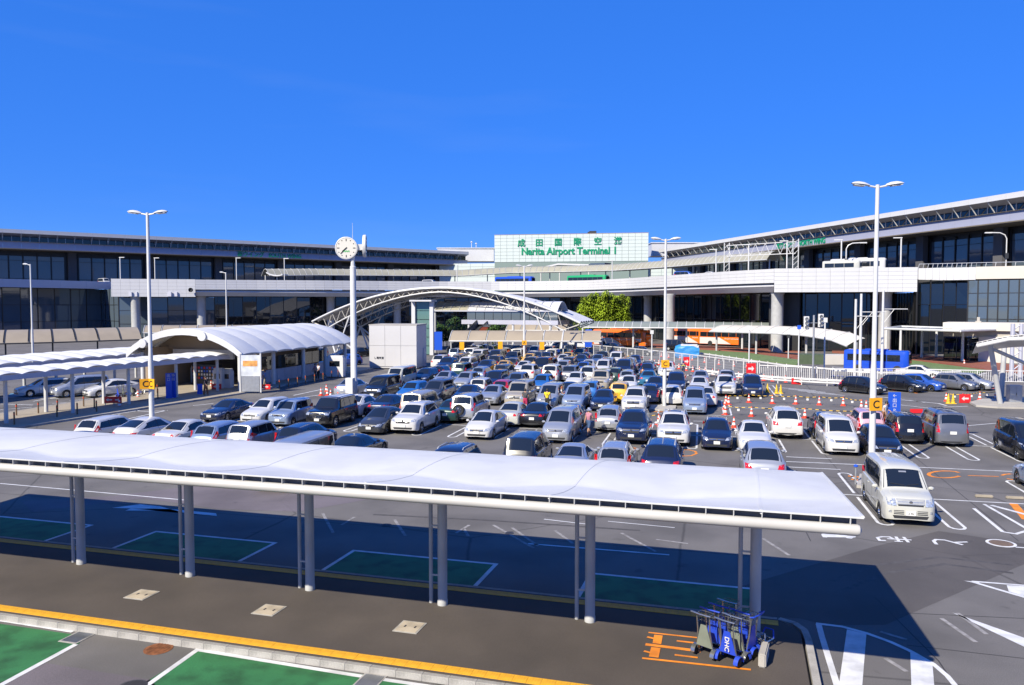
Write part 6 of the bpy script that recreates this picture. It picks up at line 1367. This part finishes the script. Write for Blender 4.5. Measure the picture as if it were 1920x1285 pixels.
def trolley(p, rz, lab, blue, txt=None):
    t = thing('luggage_trolley', lab, 'trolley', p, rz, 'luggage trolleys beside the column')
    T = lambda pts, r=.014: MB().tube(pts, r, 6)
    T([(0, -.24, .18), (.95, -.15, .14)], .018).ob('side_rail', TS, t); T([(0, .24, .18), (.95, .15, .14)], .018).ob('side_rail', TS, t)
    for x in (.2, .42, .64, .86): T([(x, -.22 + x * .08, .17), (x, .22 - x * .08, .17)]).ob('cross_bar', TS, t)
    T([(.95, -.15, .14), (1.02, -.1, .3), (1.02, .1, .3), (.95, .15, .14)], .02).ob('nose_guard', TB if blue else TS, t)
    for y in (-.2, .2): T([(0, y, .16), (-.06, y * .75, .6), (-.1, y * .8, .98)], .018).ob('upright', TS, t)
    pn = MB().slab([[(-.035, -.20, .24), (-.035, .20, .24)], [(-.085, -.07, .74), (-.085, .07, .74)]], (.02, 0, 0), False).ob('panel', TB if blue else TG, t)
    T([(-.1, -.2, .98), (-.2, -.24, 1.02), (-.24, 0, 1.03), (-.2, .24, 1.02), (-.1, .2, .98)], .018).ob('handle', TB if (blue and txt is None) else TS, t)
    m = MB()
    for k in range(6): m.tube([(.0, -.16 + k * .064, .78), (.0, -.16 + k * .064, .98)], .005, 4)
    for z in (.78, .88, .98): m.tube([(-.09, -.16, z), (.1, -.16, z), (.1, .16, z), (-.09, .16, z)], .006, 4)
    m.ob('basket', TS, t)
    for y in (-.24, .24):
        w = MB().lathe([(0, -.03), (.08, -.03), (.1, -.015), (.1, .015), (.08, .03), (0, .03)], 14, (0, y, .1), 'Y').ob('wheel', BLACK, t); cv = MB()
        cv.slab([[(.14 * cos(a) - .0, y - .05, .1 + .14 * sin(a)) for a in [pi * k / 8 for k in range(9)]], [(.14 * cos(a), y + .05, .1 + .14 * sin(a)) for a in [pi * k / 8 for k in range(9)]]], (0, 0, -.015)).ob('wheel_cover', TB if blue else TS, t)
    MB().lathe([(0, -.02), (.06, -.02), (.06, .02), (0, .02)], 12, (.85, 0, .06), 'Y').ob('front_wheel', BLACK, t)
    if txt:
        o = place('lettering', text_mesh(txt, .15, .004, .002), WHITE, t); o.matrix_local = Matrix.Translation((-.075, 0, .45)) @ Matrix.Rotation(radians(-90), 4, 'Y') @ Matrix.Rotation(0, 4, 'Z') @ Matrix.Rotation(radians(180), 4, 'Z') @ Matrix.Rotation(pi, 4, 'X') if False else Matrix(((0, 0, -1, -.075), (0, -1, 0, 0), (-1, 0, 0, .46), (0, 0, 0, 1)))
        o.matrix_local = Matrix(((0, 0, -1, -.082), (0, -1, 0, 0), (-1, 0, 0, .46), (0, 0, 0, 1))) @ Matrix.Rotation(0, 4, 'Z')
    return t
tb = G(1322, 1232, .15); rz = radians(58); dr = Vector((cos(rz), sin(rz), 0)); sd_ = Vector((sin(rz), -cos(rz), 0))
labs = [('front grey-panelled luggage trolley, left of the blue lettered one', False, None), ('second luggage trolley nested behind the grey-panelled one', True, None), ('third luggage trolley of the left nest', True, None), ('fourth luggage trolley standing behind the left nest', False, None)]
for i, (l, b, x) in enumerate(labs): trolley(tb + dr * (i * .36), rz + .02 * i, l, b, x)
labs = [('front luggage trolley with blue panel lettered DHC', True, 'DHC'), ('second luggage trolley nested behind the lettered one', False, None), ('third luggage trolley nested behind the lettered one', True, None)]
for i, (l, b, x) in enumerate(labs): trolley(tb + sd_ * .54 + dr * (i * .34 + .06), rz - .03 * i, l, b, x)
trolley(tb + dr * .45 + Vector((.72, -.18, 0)), radians(150), 'luggage trolley turned the other way against the white block', True)
t = thing('stop_block', 'white concrete stop block on edge at the right end of the trolleys', 'block', G(1432, 1240, .15), radians(80)); bm = bmesh.new(); bmesh.ops.create_cube(bm, size=1); bmesh.ops.scale(bm, vec=(.72, .16, .3), verts=bm.verts); bmesh.ops.bevel(bm, geom=list(bm.edges), offset=.025, segments=2, affect='EDGES'); me = bpy.data.meshes.new('block'); bm.to_mesh(me); bm.free(); place('block', me, CONC, t, (0, 0, .15)); MB().box((0, .09, .16), (.18, .03, .1)).ob('handle', TS, t)
# second trolley nests far away
for i, (px, py) in enumerate(((1566, 724), (1574, 724), (1582, 725))): trolley(G(px, py), 0, 'far blue luggage trolley by the railing, %s of three' % nth(i + 1), True)
for i, (px, py) in enumerate(((222, 745), (232, 744), (241, 743), (248, 741))): trolley(G(px, py, .13), radians(60), 'luggage trolley by the walkway canopy post, %s of four' % nth(i + 1), i % 2 == 0)
# ---------------------------------------------------------------- people
SKIN = mat('skin', (.50, .29, .19), .55); HAIRB = mat('hair_black', (.015, .012, .01), .6); HAIRR = mat('hair_auburn', (.28, .08, .03), .6)
def cloth(n, c): return mat('cloth_' + n, c, .85, var=.12, vscale=9)
def skinmesh(name, chains, m, parent, sub=1):
    """chains: list of [(point, radius), ...]; a point used twice joins chains"""
    idx = {}; vs = []; rs = []; es = []
    for ch in chains:
        prev = None
        for p, r in ch:
            k = tuple(round(c, 4) for c in p)
            if k not in idx: idx[k] = len(vs); vs.append(k); rs.append(r)
            if prev is not None and prev != idx[k]: es.append((prev, idx[k]))
            prev = idx[k]
    me = bpy.data.meshes.new(name); me.from_pydata(vs, es, [])
    bm = bmesh.new(); bm.from_mesh(me); ly = bm.verts.layers.skin.verify(); bm.verts.ensure_lookup_table()
    for v, r in zip(bm.verts, rs): v[ly].radius = (r, r) if not isinstance(r, tuple) else r
    bm.verts[0][ly].use_root = True; bm.to_mesh(me); bm.free()
    o = bpy.data.objects.new(name, me); COL.objects.link(o); o.parent = parent; me.materials.append(m)
    k = o.modifiers.new('skin', 'SKIN'); k.use_smooth_shade = True; s = o.modifiers.new('sub', 'SUBSURF'); s.levels = sub; s.render_levels = sub
    return o
def person(p, rz, lab, shirt, legs, hair=HAIRB, h=1.68, short=False, stride=.12, lean=0.0, arm=(.1, .15), hat=None, sleeve='short', extra=None, bald=False):
    t = thing('person', lab, 'person', p, rz, 'people in the car park'); k = h / 1.7
    V = lambda x, y, z: (x * k, (y - lean * max(0, z - .9)) * k, z * k)
    pel, wai, che, nek, hed, crn = V(0, 0, .93), V(0, -.01, 1.08), V(0, -.01, 1.3), V(0, 0, 1.45), V(0, -.02, 1.56), V(0, -.01, 1.64)
    B = [[(pel, .13 * k), (wai, .115 * k), (che, (.155 * k, .11 * k)), (nek, .055 * k), (hed, .088 * k), (crn, .085 * k)]]; SH = [[(pel, .15 * k), (wai, .14 * k), (che, (.18 * k, .135 * k)), (V(0, 0, 1.41), .08 * k)]]; TR = [[(wai, .135 * k), (pel, .155 * k)]]
    for s in (-1, 1):
        f = stride * s; hip, kn, an, toe = V(.09 * s, 0, .86), V(.1 * s, -f * .6, .48), V(.1 * s, -f + (.06 if f < 0 else 0), .08), V(.1 * s, -f - .14, .035)
        B.append([(pel, .13 * k), (hip, .095 * k), (kn, .06 * k), (an, .042 * k), (toe, .035 * k)])
        TR.append([(pel, .155 * k), (hip, .112 * k), (kn, .085 * k)] + ([] if short else [(V(.1 * s, -f, .12), .075 * k)]))
        a = arm[0 if s < 0 else 1]; sh, el, wr, hn = V(.19 * s, 0, 1.38), V(.25 * s, -a * .6, 1.12), V(.24 * s, -a * 2.2, .92 + a * .7), V(.24 * s, -a * 2.5, .84 + a * .75)
        B.append([(che, (.155 * k, .11 * k)), (sh, .062 * k), (el, .043 * k), (wr, .03 * k), (hn, .03 * k)])
        for q in range(4): B.append([(hn, .03 * k), (V(.225 * s + (q - 1.5) * .004, -a * 2.5 + (q - 1.5) * .02, .775 + a * .75 + .006 * (q % 2)), .009), (V(.22 * s, -a * 2.5 - .012 + (q - 1.5) * .022, .745 + a * .75), .008)])
        B.append([(hn, .03 * k), (V(.215 * s, -a * 2.5 - .05, .81 + a * .75), .01)])
        SH.append([(che, (.18 * k, .135 * k)), (sh, .085 * k)] + ([(el, .064 * k), (wr, .05 * k)] if sleeve == 'long' else [(V(.225 * s, -a * .3, 1.24), .072 * k)]))
        skinmesh('shoe', [[(V(.1 * s, -f + .05, .05), .05 * k), (V(.1 * s, -f - .15, .045), .045 * k)]], BLACK, t)
    skinmesh('body', B, SKIN, t); skinmesh('shirt', SH, shirt, t); skinmesh('shorts' if short else 'trousers', TR, legs, t)
    c = V(0, -.015, 1.6)
    if not bald: MB().lathe([(.0, .125 * k), (.06 * k, .11 * k), (.098 * k, .05 * k), (.103 * k, -.01), (.095 * k, -.06 * k)], 12, (c[0], c[1] + .02, c[2])).ob('hair', hair, t)
    for s in (-1, 1): MB().box((c[0] + .035 * s, c[1] - .09 * k, c[2] - .02), (.02, .012, .01)).ob('eye', INK, t); MB().box((c[0] + .092 * s * k, c[1], c[2] - .03), (.016, .03, .05)).ob('ear', SKIN, t)
    MB().add([(c[0] - .012, c[1] - .085 * k, c[2] - .055), (c[0] + .012, c[1] - .085 * k, c[2] - .055), (c[0], c[1] - .112 * k, c[2] - .06), (c[0], c[1] - .088 * k, c[2] - .02)], [(0, 1, 2), (0, 2, 3), (1, 3, 2), (0, 3, 1)]).ob('nose', SKIN, t)
    MB().box((c[0], c[1] - .086 * k, c[2] - .085), (.04, .01, .008)).ob('mouth', mat('lips', (.3, .09, .07), .5), t)
    if hat: MB().lathe([(0, .15), (.08, .15), (.105, .05), (.17, .01), (.17, 0)], 14, (c[0], c[1], c[2])).ob('hat', hat, t)
    if extra: extra(t, V)
    return t
def num13(t, V): p = V(0, .16, 1.28); text('13', .2, INK, t, (p[0], p[1] + .01, p[2]), (0, 1), .01)
person(G(985, 771), pi, 'person in grey top and magenta shorts behind the parked cars', cloth('charcoal', (.06, .06, .07)), cloth('magenta', (.42, .02, .09)), short=True)
person(G(1026, 771), pi, 'person in yellow shirt numbered 13 and black shorts', cloth('yellow', (.80, .62, .02)), cloth('black', (.02, .02, .02)), short=True, extra=num13)
person(G(1048, 763), pi * .6, 'auburn-haired person in white shirt and red trousers by a silver minivan', cloth('white', (.65, .66, .7)), cloth('crimson', (.5, .03, .08)), HAIRR, 1.6, lean=.35, arm=(.3, .3))
person(G(1084, 810), -pi * .4, 'bald man in blue shirt and dark trousers beside the grey hatchback', cloth('blue', (.16, .28, .55)), cloth('navy', (.02, .025, .05)), h=1.74, bald=True, sleeve='long')
person(G(1104, 818), pi * .8, 'person in plaid shirt, denim shorts and sun hat walking between cars', cloth('plaid', (.48, .2, .28)), cloth('denim', (.05, .1, .22)), short=True, stride=.22, hat=cloth('hat', (.3, .35, .5)), arm=(.2, -.05))
def vest(t, V): p = V(0, 0, 1.25); MB().box((0, 0, p[2]), (.4, .3, .06)).ob('vest_band', cloth('vest', (.7, .7, .1)), t)
person(G(1281, 706), 0, 'guard in dark uniform and cap by the red arrow board', cloth('uniform', (.03, .04, .10)), cloth('uniform2', (.035, .045, .09)), hat=cloth('cap', (.02, .04, .2)), sleeve='long', extra=vest)
person(G(1001, 702), 0, 'person in beige jacket among the cars left of the A lamp post', cloth('beige', (.55, .40, .22)), cloth('black', (.02, .02, .02)), sleeve='long')
person(G(1656, 800), pi * .3, 'person in white shirt leaning by the pink hatchback', cloth('white', (.65, .66, .7)), cloth('brown', (.2, .09, .05)), lean=.3)
person(G(1204, 720), pi * .9, 'person in brown jacket loading a car near the fence', cloth('brown', (.2, .09, .05)), cloth('grey', (.15, .15, .16)), lean=.2, sleeve='long')
person(G(386, 742, .1), pi * .5, 'person in dark clothes at the entrance of the payment hall', cloth('black', (.02, .02, .02)), cloth('brown', (.2, .09, .05)))
person(G(497, 727, .12), -pi * .3, 'person in blue shirt standing right of the map board', cloth('blue', (.16, .28, .55)), cloth('khaki', (.3, .26, .2)), arm=(.1, .4))
person(G(591, 712, .12), -pi * .2, 'person in pink shirt walking along the low hall wall', cloth('pink', (.6, .25, .3)), cloth('black', (.02, .02, .02)), stride=.2)
person(G(597, 713, .12), -pi * .1, 'person in white shirt and black trousers by the low hall wall', cloth('white', (.65, .66, .7)), cloth('black', (.02, .02, .02)), h=1.75)
person(G(932, 676), 0, 'distant person in red under the walkway canopy', cloth('red', (.5, .02, .03)), cloth('crimson', (.5, .03, .08)))
